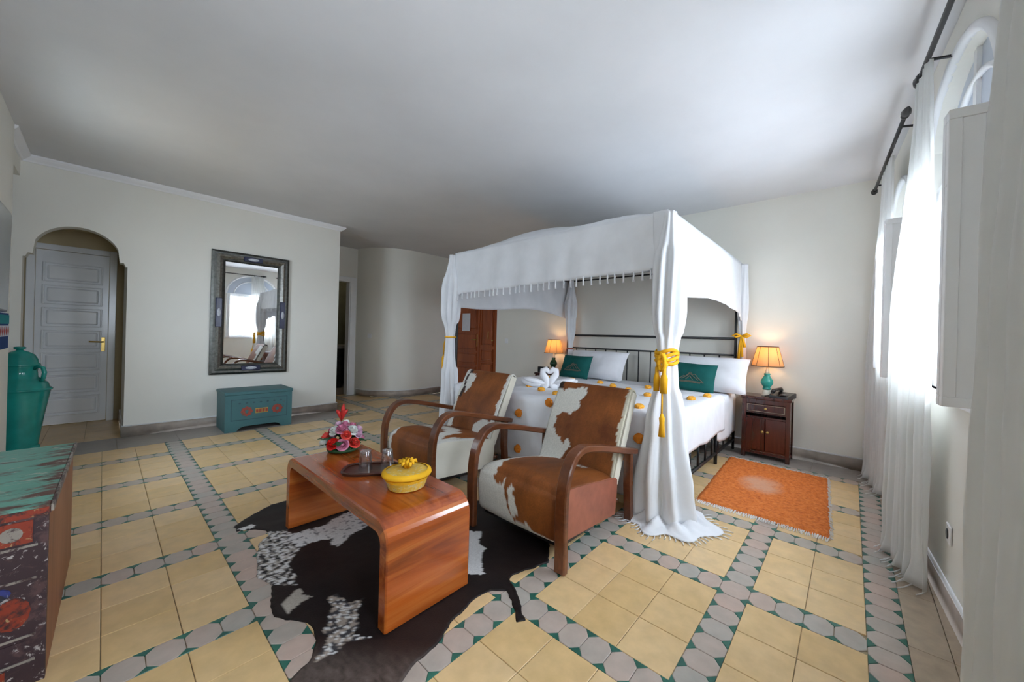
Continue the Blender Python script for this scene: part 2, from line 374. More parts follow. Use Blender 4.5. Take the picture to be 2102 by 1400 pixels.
# hall: bathroom wall, curved wall
wall_cols(lambda s, d, z: (-6.95 - d, s, z), [(2.22, 2.88, 0, lambda s: 2.04)], (2.2, 3.02), CEIL, .12, 'wall', 'wall_hall', 2)
pts = [(-6.95, 3.0)] + [(-6.92 + .75 * math.sin(a), 3.75 - .75 * math.cos(a)) for a in [i * PI / 2 / 28 for i in range(1, 29)]] + [(-6.17, 4.52)]
def strip(name, pts, z0, z1, m, parent=None, off=0):
    v = [(x, y, z0) for x, y in pts] + [(x, y, z1) for x, y in pts]; n = len(pts)
    o = mk(name, v, [(i, i + 1, n + i + 1, n + i) for i in range(n - 1)], m, parent, True)
    if off: s = o.modifiers.new('t', 'SOLIDIFY'); s.thickness = off; s.offset = 0
    return o
struct(strip('wall_curved', pts, 0, CEIL, 'wall'))
# bathroom shell
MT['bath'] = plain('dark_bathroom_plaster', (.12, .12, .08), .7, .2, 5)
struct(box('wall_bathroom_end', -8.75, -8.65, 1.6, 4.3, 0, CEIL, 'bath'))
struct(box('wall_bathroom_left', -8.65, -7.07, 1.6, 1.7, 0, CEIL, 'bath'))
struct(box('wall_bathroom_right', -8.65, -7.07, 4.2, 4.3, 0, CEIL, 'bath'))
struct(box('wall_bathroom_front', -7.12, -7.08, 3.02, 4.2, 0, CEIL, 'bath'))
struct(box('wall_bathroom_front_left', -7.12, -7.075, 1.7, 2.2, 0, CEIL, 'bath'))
# space behind the wooden door
struct(box('ceiling', -8.8, 1.0, -1.3, 4.8, CEIL, CEIL + .1, 'ceil'))
# cornice on the mirror wall
def cornice(name, pts, m='cornice'):
    prof = [(0, 0), (.012, 0), (.02, .012), (.045, .03), (.058, .045), (.058, .06), (0, .06)]
    bm = bmesh.new(); rings = []
    for (x, y), (nx, ny) in pts:
        rings.append([bm.verts.new((x + nx * a, y + ny * a, CEIL - .062 + b)) for a, b in prof])
    for a, b in zip(rings, rings[1:]):
        for k in range(len(prof)): bm.faces.new((a[k], a[(k + 1) % len(prof)], b[(k + 1) % len(prof)], b[k]))
    bm.faces.new(rings[0]); bm.faces.new(rings[-1][::-1])
    return struct(bm_obj(name, bm, m), 'white plaster cornice')
cornice('trim_2', [((-4.9, -.50), (0, 1)), ((-5.7, -.50), (1, 1)), ((-5.7, 2.2), (1, 1)), ((-6.9, 2.2), (0, 1))])
# baseboards
def baseboard(name, pts, h=.105, t=.018, joints=None):
    o = strip(name, pts, 0, h, 'base_stone'); s = o.modifiers.new('t', 'SOLIDIFY'); s.thickness = t; s.offset = 0
    lip = strip('baseboard_lip', pts, h, h + .012, 'white', o); s = lip.modifiers.new('t', 'SOLIDIFY'); s.thickness = t * .8; s.offset = 0
    return struct(o, 'grey brown stone baseboard')
baseboard('baseboard_left', [(-5.84, .145), (-5.69, .145), (-5.69, 2.21), (-6.94, 2.21)])
baseboard('baseboard_back', [(-4.79, 4.49), (.20, 4.49)])
baseboard('baseboard_right', [(xw(4.49) - .009, 4.49), (xw(-.45) - .009, -.45)])
baseboard('baseboard_curved', [(x + .008, y - .006) for x, y in pts[1:-1]] + [(-6.16, 4.49)])
baseboard('baseboard_passage', [(-6.85, .152), (-5.84, .152)])
baseboard('baseboard_front', [(-4.9, -.45), (.5, -.45)])

# ------------------------------------------------------------------ tiled floor
T, B = .2, .6
GX, GY = -1.0477, 1.2547
PER = 3 + B
floor = struct(box('floor', -8.8, .9, -1.3, 4.7, -.06, -.006, 'grout'), 'ochre cement tile floor with octagon bands')
def gx(u): return GX + u * T
def gy(v): return GY + v * T
ylw, octs, tris, plainq = [], [], [], []
UMAX, VMAX = 5 + B, 12 + 3 * B     # last yellow edge at the window wall / headboard wall
UMIN, VMIN = -20.6, -8.5
def in_room(u, v): return True
def rect_ok(u0, u1, v0, v1):
    x0, x1, y0, y1 = gx(u0), gx(u1), gy(v0), gy(v1)
    xm, ym = (x0 + x1) / 2, (y0 + y1) / 2
    if xm < -5.7: return ym > 2.2 and xm > -7.05 and (xm > -6.2 or ym < 3.0 + max(0, (.75 - math.sqrt(max(0, .5625 - (xm + 6.92) ** 2)))))
    return True
hall_u = (-5.7 - GX) / T
for i in range(-9, 2):
    for j in range(-3, 4):
        for a in range(3):
            for b in range(3):
                u, v = i * PER + a, j * PER + b
                if u + 1 > UMAX + .01 or v < VMIN: continue
                if v < 4.7 and u < UMIN - .01: continue
                if rect_ok(u, u + 1, v, v + 1): ylw.append((u, v))
def add_cell(u0, u1, v0, v1):
    if rect_ok(u0, u1, v0, v1): octs.append((u0, u1, v0, v1))
C_ = .142
for j in range(-3, 4):                       # bands that run along u (below panel row j)
    v0, v1 = j * PER - B, j * PER
    if v0 < VMIN: continue
    for i in range(-9, 2):
        if not (v0 < 4.7 and i * PER < UMIN): add_cell(i * PER - B, i * PER, v0, v1)
        nmax = 6 if i < 1 else 4
        for k in range(nmax): 
            u0 = i * PER + k * .5
            if v0 < 4.7 and u0 < UMIN: continue
            add_cell(u0, u0 + .5, v0, v1)
            if k > 0 and rect_ok(u0 - .1, u0 + .1, v0, v1):
                tris.append(('t', u0, v0, 0)); tris.append(('t', u0, v1, 2))
for i in range(-9, 2):                       # bands that run along v
    u0, u1 = i * PER - B, i * PER
    for j in range(-3, 4):
        for k in range(6):
            v0 = j * PER + k * .5
            if v0 < VMIN or (v0 < 4.7 and u0 < UMIN - .01): continue
            add_cell(u0, u1, v0, v0 + .5)
            if k > 0 and rect_ok(u0, u1, v0 - .1, v0 + .1):
                tris.append(('t', u0, v0, 3)); tris.append(('t', u1, v0, 1))
for i in range(-9, 2):                       # chevrons at the panel corners
    for j in range(-3, 4):
        for (u, v, r) in ((i * PER, j * PER, 0), (i * PER - B, j * PER, 1), (i * PER - B, j * PER - B, 2), (i * PER, j * PER - B, 3)):
            if u > UMAX or v < VMIN or (v < 4.7 and u < UMIN): continue
            if rect_ok(u - .1, u + .1, v - .1, v + .1): tris.append(('c', u, v, r))
# edge band along the window wall and along the headboard wall
v = VMIN
k = 0
nv = int((VMAX + B - VMIN) / .5)
for k in range(nv):
    v0 = VMAX + B - (k + 1) * .5
    octs.append((UMAX, UMAX + B, v0, v0 + .5)); tris.append(('t', UMAX, v0, 3)); tris.append(('t', UMAX + B, v0, 1))
for k in range(int((UMAX + 27) / .5)):
    u0 = UMAX - (k + 1) * .5
    if rect_ok(u0, u0 + .5, VMAX, VMAX + B):
        octs.append((u0, u0 + .5, VMAX, VMAX + B)); tris.append(('t', u0, VMAX, 0)); tris.append(('t', u0, VMAX + B, 2))
def frustum(su, sv, cut=0.0):
    g = .006; hx, hy = su / 2 - g, sv / 2 - g
    if cut:
        c = cut; P = [(hx - c, -hy), (hx, -hy + c), (hx, hy - c), (hx - c, hy), (-hx + c, hy), (-hx, hy - c), (-hx, -hy + c), (-hx + c, -hy)]
    else: P = [(hx, -hy), (hx, hy), (-hx, hy), (-hx, -hy)]
    return P
def slab(P, z0=-.008, zt=0.0, inset=.012):
    n = len(P); cxm = sum(p[0] for p in P) / n; cym = sum(p[1] for p in P) / n
    def ins(p, k): 
        d = Vector((p[0] - cxm, p[1] - cym)); l = d.length; d = d * (1 - k / max(l, 1e-6)); return (cxm + d.x, cym + d.y)
    low = [(p[0] * T, p[1] * T, z0) for p in P]; mid = [(p[0] * T, p[1] * T, zt - .0012) for p in P]; top = [(ins(p, inset)[0] * T, ins(p, inset)[1] * T, zt) for p in P]
    F = [tuple(range(2 * n, 3 * n))] + [(i, (i + 1) % n, n + (i + 1) % n, n + i) for i in range(n)] + [(n + i, n + (i + 1) % n, 2 * n + (i + 1) % n, 2 * n + i) for i in range(n)]
    return low + mid + top, F
TRI = [[(-C_, 0), (C_, 0), (0, C_)]]
def rotp(P, r):
    for _ in range(r): P = [(-y, x) for x, y in P]
    return P
CHEV = [(0, 0), (0, C_), (-C_, 0), (0, -C_), (C_, 0)]
def hidden(x, y):
    return (-3.05 < x < -1.02 and 2.6 < y < 4.45) or (-3.0 < x < -2.0 and y < -.12 and y > -.5) or (-2.45 < x < -1.36 and .74 < y < 1.08)
def score(x, y):
    p = proj(x, y, 0)
    if p is None or hidden(x, y) or not (-60 < p[0] < W_ + 60 and p[1] < H_ + 70): return -1
    return (p[1] - CY) ** 3
def emit(name, items, geo, key, m):
    """300 nearest as parts sharing mesh data, the others joined into one part"""
    items = sorted(items, key=lambda it: -score(*key(it)))
    cache = {}
    for it in items[:300]:
        sig, P, (x, y) = geo(it)
        if sig not in cache:
            V, F = slab(P); me = bpy.data.meshes.new(name); me.from_pydata(V, [], F); me.materials.append(MT[m]); cache[sig] = me
        o = bpy.data.objects.new(name, cache[sig]); o.location = (x, y, 0); link(o, floor)
    V, F = [], []
    for it in items[300:]:
        sig, P, (x, y) = geo(it); v_, f_ = slab(P); n0 = len(V)
        V += [(a + x, b + y, c) for a, b, c in v_]; F += [tuple(i + n0 for i in f) for f in f_]
    if V:
        o = mk(name + '_field', V, F, m, floor); o['kind'] = 'stuff'
emit('tile', ylw, lambda t: ('y', frustum(1, 1), (gx(t[0] + .5), gy(t[1] + .5))), lambda t: (gx(t[0] + .5), gy(t[1] + .5)), 'yellow_tile')
emit('octagon_tile', octs, lambda t: ((round(t[1] - t[0], 2), round(t[3] - t[2], 2)), frustum(t[1] - t[0], t[3] - t[2], C_ - .006), (gx((t[0] + t[1]) / 2), gy((t[2] + t[3]) / 2))), lambda t: (gx((t[0] + t[1]) / 2), gy((t[2] + t[3]) / 2)), 'grey_tile')
def tgeo(t):
    if t[0] == 't': P = rotp(TRI[0], t[3])
    else: P = rotp(CHEV, t[3])
    return ((t[0], t[3]), P, (gx(t[1]), gy(t[2])))
emit('triangle_inlay', tris, tgeo, lambda t: (gx(t[1]), gy(t[2])), 'green_tile')
# plain stone border slabs along the walls
def slabs(name, x0, x1, y0, y1, nx, ny, m):
    for i in range(nx):
        for j in range(ny):
            a, b = x0 + (x1 - x0) * i / nx, x0 + (x1 - x0) * (i + 1) / nx; c, d = y0 + (y1 - y0) * j / ny, y0 + (y1 - y0) * (j + 1) / ny
            if b - a < .02 or d - c < .02: continue
            box(name, a + .001, b - .001, c + .001, d - .001, -.008, 0, m, floor)
xb = gx(UMAX + B)
slabs('border_slab', xb, xb + .12, -.46, 4.5, 1, 12, 'border')
V = []; 
for k in range(10):
    y0, y1 = -.46 + 4.96 * k / 10, -.46 + 4.96 * (k + 1) / 10 - .002
    mk('border_slab', [(xb + .122, y0, 0), (xw(y0), y0, 0), (xw(y1), y1, 0), (xb + .122, y1, 0), (xb + .122, y0, -.008), (xw(y0), y0, -.008), (xw(y1), y1, -.008), (xb + .122, y1, -.008)],
       [(0, 1, 2, 3), (4, 5, 1, 0), (5, 6, 2, 1), (6, 7, 3, 2), (7, 4, 0, 3)], 'border', floor)
slabs('border_slab', -6.1, xb, gy(VMAX + B), 4.5, 14, 1, 'border_grey')
slabs('border_slab', -5.7, gx(UMIN), -1.15, 2.2, 1, 8, 'border_grey')
slabs('tile', -6.86, -5.7, -.62, .16, 5, 3, 'yellow_tile')
slabs('bathroom_slab', -8.65, -7.05, 1.7, 4.2, 3, 5, 'border_grey')

# ------------------------------------------------------------------ windows in the right wall
MT['frosted'] = plain('pale_lunette_glass', (.55, .60, .68), .3, .05, 3)
def PW(s, d, z): return Vector((xw(s) + d, s, z))
def wbox(name, s0, s1, d0, d1, z0, z1, m, parent):
    v = [PW(s, d, z) for z in (z0, z1) for s in (s0, s1) for d in (d0, d1)]
    return mk(name, v, [(0, 1, 3, 2), (4, 6, 7, 5), (0, 4, 5, 1), (2, 3, 7, 6), (0, 2, 6, 4), (1, 5, 7, 3)], m, parent)
def shutter(parent, hinge_s, ang, width, z0, z1, sgn):
    """narrow folding shutter, two leaves folded together and swung into the room"""
    for k in (0, 1):
        o = bpy.data.objects.new('shutter_leaf', None); link(o, parent); o.location = PW(hinge_s, -.005, 0)
        o.rotation_euler = (0, 0, (PI / 2 if sgn > 0 else -PI / 2) + math.atan(.063) + ang * sgn)
        y0 = k * .034 * -sgn
        f = .035; bm = bmesh.new()
        for q in ((0, width, z0, z0 + f), (0, width, z1 - f, z1), (0, f, z0 + f, z1 - f), (width - f, width, z0 + f, z1 - f)): add_box(bm, q[0], q[1], y0 - .014, y0 + .014, q[2], q[3], .002)
        bm_obj('leaf_frame', bm, 'white', o); box('leaf_panel', f, width - f, y0 - .008, y0 + .008, z0 + f, z1 - f, 'white', o)
        for zz in (z0 + .14, z1 - .14): tube('hinge', [(-.004, y0, zz - .035), (-.004, y0, zz + .035)], .008, 'white', o)
        if k == 0: lathe('knob', [(.004, 0), (.014, .01), (.012, .02), (.003, .024)], 'white', o, 10, (width - .01, y0, (z0 + z1) / 2 + .25))
for n_, (a, b) in enumerate(WINS):
    w = empty_struct('window_%d' % (n_ + 1), PW((a + b) / 2, .1, SILL), 'white arched casement window')
    w.location = (0, 0, 0)
    fr = bmesh.new()
    for s0, s1, z0, z1 in ((a, a + .05, SILL, SPRING), (b - .05, b, SILL, SPRING), (a, b, SILL, SILL + .05), (a, b, SPRING - .05, SPRING + .02)):
        v = [fr.verts.new(PW(s, d, z)) for z in (z0, z1) for s in (s0, s1) for d in (.03, .09)]
        for f in ((0, 1, 3, 2), (4, 6, 7, 5), (0, 4, 5, 1), (2, 3, 7, 6), (0, 2, 6, 4), (1, 5, 7, 3)): fr.faces.new([v[i] for i in f])
    bm_obj('window_frame', fr, 'white', w)
    wbox('window_sill', a - .03, b + .03, -.03, .05, SILL - .03, SILL, 'white', w)
    zt = arch_top(a, b, SPRING); c, r = (a + b) / 2, (b - a) / 2
    P = [(a, SPRING)] + [(c - r * math.cos(t * PI / 20), zt(c - r * math.cos(t * PI / 20))) for t in range(1, 20)] + [(b, SPRING)]
    lun = [PW(s, .06, z) for s, z in P] + [PW(s, .07, z) for s, z in P]; n = len(P)
    mk('lunette_pane', lun, [tuple(range(n)), tuple(range(n, 2 * n))[::-1]] + [(i, (i + 1) % n, n + (i + 1) % n, n + i) for i in range(n)], 'frosted', w)
    wbox('mullion', c - .02, c + .02, .045, .08, SPRING + .02, SPRING + .92 * r, 'white', w)
    for rr, nm in ((r + .02, 'arch_moulding'), (r * .72, 'lunette_ring')):
        tube(nm, [PW(c - rr * math.cos(t * PI / 24), -.004 if rr > r else .05, SPRING + .92 * rr * math.sin(t * PI / 24)) for t in range(25)], .022 if rr > r else .014, 'white', w, 6)
    shutter(w, a + .015, 1.62, .125, SILL + .0, SPRING - .0, 1); shutter(w, b - .015, 1.62, .10, SILL + .03, SPRING - .03, -1)

w = empty_struct('window_4', (0, 0, 0), 'plain white window added unseen behind the camera')  # added for its daylight, never in view
bm = bmesh.new()
for q in ((ADDED_WIN[0], ADDED_WIN[0] + .05, ADDED_WIN[2], ADDED_WIN[3]), (ADDED_WIN[1] - .05, ADDED_WIN[1], ADDED_WIN[2], ADDED_WIN[3]), (ADDED_WIN[0], ADDED_WIN[1], ADDED_WIN[2], ADDED_WIN[2] + .05), (ADDED_WIN[0], ADDED_WIN[1], ADDED_WIN[3] - .05, ADDED_WIN[3]), (-3.965, -3.915, ADDED_WIN[2], ADDED_WIN[3])): add_box(bm, q[0], q[1], -.58, -.53, q[2], q[3])
bm_obj('window_frame', bm, 'white', w)
for x0, x1 in ((ADDED_WIN[0] + .05, -3.965), (-3.915, ADDED_WIN[1] - .05)): box('pane', x0, x1, -.558, -.552, ADDED_WIN[2] + .05, ADDED_WIN[3] - .05, 'pane', w)

# ------------------------------------------------------------------ doors
# white panelled door in the passage behind the arch
d1 = empty_struct('door_1', (-6.88, -.2225, 0), 'white panelled door behind the arch')
def rel(o, x, y, z=0): return (x - o.location.x, y - o.location.y, z - o.location.z)
bm = bmesh.new()
for y0, y1, z0, z1 in ((-.3225, -.265, 0, 2.03), (.265, .3225, 0, 2.03), (-.265, .265, 1.97, 2.03)): add_box(bm, 0, .075, y0, y1, z0, z1, .004)
bm_obj('door_frame', bm, 'door_white', d1)
box('door_leaf', .01, .04, -.262, .262, .01, 1.965, 'door_white', d1)
npan = 7
for k in range(npan):
    z0 = .12 + k * (1.76 / npan); z1 = z0 + 1.76 / npan - .06
    bm = bmesh.new(); add_box(bm, .030, .052, -.185, .185, z0 + .015, z1 - .015, .016, 2); bm_obj('door_panel', bm, 'door_white', d1)
    bm = bmesh.new()
    for q in ((-.215, -.2, z0 - .012, z1 + .012), (.2, .215, z0 - .012, z1 + .012), (-.2, .2, z0 - .012, z0), (-.2, .2, z1, z1 + .012)): add_box(bm, .038, .064, *q, .004)
    bm_obj('panel_moulding', bm, 'door_white', d1)
hd = box('handle_plate', .04, .046, .212, .245, .83, 1.0, 'brass', d1, .003)
tube('door_handle', [(.046, .23, .945), (.075, .23, .945), (.085, .21, .945), (.085, .12, .948)], .009, 'brass', d1)

# mahogany double door in the headboard wall
d2 = empty_struct('door_2', (-5.465, 4.5, 0), 'mahogany panelled double door')
bm = bmesh.new()
for x0, x1, z0, z1 in ((-.665, -.60, 0, 2.12), (.60, .665, 0, 2.12), (-.60, .60, 2.05, 2.12)): add_box(bm, x0, x1, .0, .10, z0, z1, .006)
bm_obj('door_frame', bm, 'door_wood', d2)
def leaf(x0, x1, pans, nm):
    o = box('door_leaf', x0, x1, .045, .085, .01, 2.05, 'door_wood', d2)
    for z0, z1 in pans:
        bm = bmesh.new(); add_box(bm, x0 + .09, x1 - .09, .028, .05, z0, z1, .012, 2); bm_obj('door_panel', bm, 'door_wood', o)
        bm = bmesh.new()
        for q in ((x0 + .06, x0 + .075, z0 - .03, z1 + .03), (x1 - .075, x1 - .06, z0 - .03, z1 + .03), (x0 + .075, x1 - .075, z0 - .03, z0 - .015), (x0 + .075, x1 - .075, z1 + .015, z1 + .03)): add_box(bm, q[0], q[1], .03, .05, q[2], q[3])
        bm_obj('panel_moulding', bm, 'door_wood', o)
    return o
lf = leaf(-.598, .145, [(.14, .52), (.62, .78), (.88, 1.16), (1.28, 1.92)], 'a')
lf2 = leaf(.155, .598, [(.14, .38), (.46, .62), (.70, .86), (.98, 1.9)], 'b')
box('astragal', .135, .165, .03, .05, .01, 2.05, 'door_wood', d2)
box('lock_plate', .07, .105, .038, .045, .93, 1.16, 'brass', d2, .003)
tube('door_handle', [(.09, .04, 1.06), (.09, .005, 1.06), (.07, -.002, 1.06), (-.01, -.002, 1.06)], .01, 'brass', d2)
lathe('door_knob', [(.008, 0), (.008, .02), (.022, .03), (.022, .045), (.005, .05)], 'brass', d2, 12, (.52, .04, 1.02))
tube('chain_latch', [(.42, .04, 1.22), (.42, .02, 1.20), (.42, .02, 1.12), (.43, .02, 1.08)], .007, 'brass', d2)
MT['paper'] = plain('paper_notice', (.62, .63, .66), .7, .06, 30)
nt_ = box('paper_notice', -5.79, -5.56, 4.515, 4.521, 1.22, 1.56, 'paper'); tag(nt_, 'white paper notice fixed on the mahogany door', 'notice')
# bathroom door casing
d3 = empty_struct('door_3', (-6.95, 2.55, 0), 'white casing of the bathroom doorway')
box('door_casing', -.01, .025, .33, .43, 0, 2.13, 'white', d3, .004); box('door_casing', -.01, .025, -.34, .329, 2.04, 2.13, 'white', d3, .004)
box('door_jamb', -.14, .005, .315, .332, 0, 2.04, 'white', d3)

# ------------------------------------------------------------------ bathroom things seen through the doorway, plus an added unseen lamp
vn = thing('vanity', 'dark stone washstand with shelf inside the bathroom doorway', 'washstand', (-8.2, 3.1, 0))
MT['dark_stone'] = plain('dark_stone', (.03, .028, .022), .25, .4, 9)
box('counter', -.35, .30, -.85, .85, .80, .86, 'border_grey', vn, .004)
box('apron', .26, .29, -.84, .84, .62, .80, 'dark_stone', vn)
for yy in (-.8, .0, .8): box('leg', .18, .28, yy - .05, yy + .05, 0, .62, 'dark_stone', vn)
box('back_panel', -.33, -.28, -.84, .84, 0, .8, 'dark_stone', vn); box('shelf', -.30, .18, -.84, .84, .3, .34, 'dark_stone', vn)
bl = thing('added_lamp', 'round white ceiling lamp added unseen to brighten the bathroom', 'lamp', (-7.8, 3.2, CEIL - .10))  # added lamp, lifts the dark bathroom doorway
lathe('lamp_base', [(.06, .10), (.06, .085), (.03, .08)], 'white', bl, 18)
MT['globe'] = bpy.data.materials.new('added_lamp_glow'); MT['globe'].use_nodes = True
_e = MT['globe'].node_tree.nodes['Principled BSDF']; _e.inputs['Emission Color'].default_value = (1, .85, .62, 1); _e.inputs['Emission Strength'].default_value = 14
lathe('globe', [(.02, .08), (.07, .06), (.085, .02), (.07, -.025), (.03, -.05), (.002, -.055)], 'globe', bl, 18)
vs = thing('flower_vase', 'small vase of pale flowers on the bathroom counter', 'vase', (-8.05, 3.0, .86))
lathe('vase', [(.03, 0), (.05, .04), (.045, .09), (.025, .13), (.032, .15)], 'cream', vs, 14)
for k in range(7):
    a = k * .9; x, y, z = .06 * math.cos(a), .06 * math.sin(a), .22 + .03 * (k % 3)
    tube('stem', [(0, 0, .12), (x * .6, y * .6, .18), (x, y, z)], .003, 'teal_glaze', vs, 5); lathe('bloom', [(.003, -.015), (.02, -.008), (.028, .006), (.014, .016)], 'white', vs, 8, (x, y, z))

# ------------------------------------------------------------------ mirror on the left wall
mir = thing('wall_mirror', 'tall rectangular mirror in a hammered silver frame with dark blue plaques', 'mirror', (-5.7, 1.185, .60))
def ring(name, w0, h0, w1, h1, d0, d1, dmid, m, parent, zc=.7325):
    """rectangular moulding from outer half size to inner half size"""
    prof = [(0, 0), (0, d0), (.5, dmid), (1, d1), (1, 0)]
    bm = bmesh.new(); R_ = []
    for sy, sz in ((-1, -1), (1, -1), (1, 1), (-1, 1)):
        R_.append([bm.verts.new((d, sy * (w0 + (w1 - w0) * t), zc + sz * (h0 + (h1 - h0) * t))) for t, d in prof])
    for i in range(4):
        a, b = R_[i], R_[(i + 1) % 4]
        for k in range(len(prof)): bm.faces.new((a[k], a[(k + 1) % len(prof)], b[(k + 1) % len(prof)], b[k]))
    return bm_obj(name, bm, m, parent)
MW, MH = .385, .7325
ring('outer_moulding', MW, MH, MW - .045, MH - .045, .03, .04, .04, 'dark_silver', mir)
ring('hammered_border', MW - .045, MH - .045, MW - .095, MH - .095, .04, .04, .062, 'silver', mir)
ring('inner_moulding', MW - .095, MH - .095, MW - .125, MH - .125, .04, .02, .035, 'dark_silver', mir)
MT['mirror'] = bpy.data.materials.new('mirror_glass'); MT['mirror'].use_nodes = True
b_ = MT['mirror'].node_tree.nodes['Principled BSDF']; b_.inputs['Base Color'].default_value = (.86, .87, .87, 1); b_.inputs['Metallic'].default_value = 1; b_.inputs['Roughness'].default_value = .015
box('mirror_glass', .005, .018, -(MW - .12), MW - .12, .7325 - (MH - .12), .7325 + MH - .12, 'mirror', mir)
MT['bone'] = plain('bone_inlay', (.45, .46, .50), .4, .2, 60)
for sy, sz in ((-1, 0), (1, 0), (0, -1), (0, 1)):
    yc, zc = sy * (MW - .07), .7325 + sz * (MH - .07)
    L = .17 if sz == 0 else .095
    if sz == 0: pq = box('plaque', .03, .068, yc - .028, yc + .028, zc - L, zc + L, 'blue_enamel', mir, .004)
    else: pq = box('plaque', .03, .068, yc - L, yc + L, zc - .028, zc + .028, 'blue_enamel', mir, .004)
    bm = bmesh.new(); bmesh.ops.create_uvsphere(bm, u_segments=14, v_segments=8, radius=1)
    for v in bm.verts: v.co = Vector((.066 + v.co.x * .008, yc + v.co.y * (.019 if sz == 0 else .06), zc + v.co.z * (.05 if sz == 0 else .019)))
    bm_obj('oval_inlay', bm, 'bone', pq, True)

# ------------------------------------------------------------------ teal chest under the mirror
tc_ = thing('painted_chest', 'small teal painted chest with red rosettes standing under the wall mirror', 'chest', (-5.42, 1.19, 0))
cw, cdp, chh = .315, .22, .44
def chest_front():
    P = [(-cw, 0), (-cw + .10, 0), (-cw + .13, .035), (-cw + .17, .05), (cw - .17, .05), (cw - .13, .035), (cw - .10, 0), (cw, 0), (cw, chh - .035), (-cw, chh - .035)]
    return P
prism('front_board', chest_front(), cdp - .018, cdp, 'teal_paint', tc_, 'x')
prism('back_board', chest_front(), -cdp, -cdp + .018, 'teal_paint', tc_, 'x')
box('side_board', -cdp + .018, cdp - .018, -cw, -cw + .018, .0, chh - .035, 'teal_paint', tc_); box('side_board', -cdp + .018, cdp - .018, cw - .018, cw, .0, chh - .035, 'teal_paint', tc_)
box('bottom_board', -cdp + .018, cdp - .018, -cw + .018, cw - .018, .06, .075, 'teal_paint', tc_)
box('lid', -cdp - .005, cdp + .008, -cw - .008, cw + .008, chh - .034, chh, 'teal_paint', tc_, .004)
MT['teal_dark'] = plain('dark_teal_line', (.02, .07, .08), .5, .2, 20)
for yc in (-.125, .165):
    ro = prism('rosette', [(yc + .052 * math.cos(t * PI / 12) * (1 + .10 * math.cos(4 * t * PI / 6)), .215 + .052 * math.sin(t * PI / 12) * (1 + .1 * math.cos(4 * t * PI / 6))) for t in range(24)], cdp, cdp + .004, 'red_paint', tc_, 'x')
    prism('rosette_eye', [(yc + .017 * math.cos(t * PI / 6), .215 + .017 * math.sin(t * PI / 6)) for t in range(12)], cdp + .004, cdp + .007, 'teal_paint', ro, 'x')
yb = box('lock_panel', cdp, cdp + .004, -.045, .075, .185, .24, 'yellow_paint', tc_)
for k in range(4): box('lock_stud', cdp + .004, cdp + .008, -.04 + k * .03, -.02 + k * .03, .195, .23, 'red_paint', yb)
for zz, a in ((.35, .26), (.12, .26)): box('painted_line', cdp, cdp + .002, -a, a, zz, zz + .006, 'teal_dark', tc_)
for yy in (-.265, .26): box('painted_line', cdp, cdp + .002, yy, yy + .006, .12, .356, 'teal_dark', tc_)
for k in range(7): prism('painted_dot', [(-.19 + k * .065 + .012 * math.cos(t * PI / 4), .31 + .009 * math.sin(t * PI / 4)) for t in range(8)], cdp, cdp + .002, 'teal_dark', tc_, 'x')

# ------------------------------------------------------------------ tall lidded jar in the alcove
jr = thing('lidded_jar', 'tall glazed teal jar with lid and handles in the corner beside the arch', 'jar', (-5.32, -.445, 0))
lathe('body', [(.10, 0), (.105, .02), (.105, .10), (.112, .16), (.135, .36), (.158, .52), (.166, .575), (.170, .585), (.162, .60), (.15, .64), (.115, .675), (.098, .69), (.094, .74), (.098, .78), (.098, .79)], 'teal_glaze', jr, 36)
lathe('base_band', [(.108, .05), (.116, .06), (.116, .10), (.109, .11)], 'teal_glaze', jr, 36, cap=False)
lathe('shoulder_ridge', [(.168, .575), (.176, .582), (.176, .59), (.166, .598)], 'teal_glaze', jr, 36, cap=False)
ld_ = lathe('lid', [(.106, .785), (.11, .79), (.108, .80), (.098, .81), (.095, .84), (.078, .88), (.045, .905), (.02, .915), (.016, .925), (.016, .928)], 'teal_glaze', jr, 32)
lathe('knob', [(.014, .92), (.03, .93), (.034, .938), (.028, .946), (.012, .948)], 'teal_glaze', ld_, 16)
for a in (1.0, 1.0 + PI):
    c, s = math.cos(a), math.sin(a)
    tube('handle', [(c * r, s * r, z) for r, z in ((.09, .76), (.12, .785), (.148, .77), (.158, .73), (.152, .69), (.142, .655))], .014, 'teal_glaze', jr, 10)

# ------------------------------------------------------------------ painted trunk in the left foreground
tk = thing('painted_coffer', 'large antique coffer with worn turquoise lid and chipped dark painted front', 'coffer', (-2.447, -.277, 0), -.0202)
TX0, TX1, TY0, TY1, TZ = -.47, .47, -.155, .185, .564
MT['trunk_top'] = worn('worn_turquoise_paint', (.15, .40, .31), (.13, .05, .035), .40, 7, .5, (2.4, .7, 1), (.40, .40, .33), ((.30, .475), (.10, .20)))
MT['trunk_side'] = wood('bare_brown_board', (.15, .05, .02), (.27, .095, .038), (.36, .15, .065), 2, 2.5, .5)
MT['trunk_front'] = worn('chipped_dark_paint', (.045, .022, .026), (.10, .05, .05), .45, 14, .6, (1, 1, 1), (.40, .36, .34))
MT['trunk_red'] = worn('chipped_red_paint', (.28, .035, .012), (.05, .02, .02), .46, 16, .6, (1, 1, 1), (.35, .22, .10))
MT['trunk_blue'] = worn('chipped_blue_paint', (.03, .04, .20), (.02, .02, .03), .48, 20, .6, (1, 1, 1), (.4, .5, .45))
MT['trunk_cream'] = worn('chipped_pale_line', (.30, .26, .22), (.06, .03, .03), .47, 22, .6)
box('side_board', TX0, TX1 - .02, TY1 - .02, TY1, 0, TZ - .03, 'trunk_side', tk); box('side_board', TX0, TX1 - .02, TY0, TY0 + .02, 0, TZ - .03, 'trunk_side', tk)
box('back_board', TX0, TX0 + .02, TY0 + .02, TY1 - .02, 0, TZ - .03, 'trunk_side', tk)
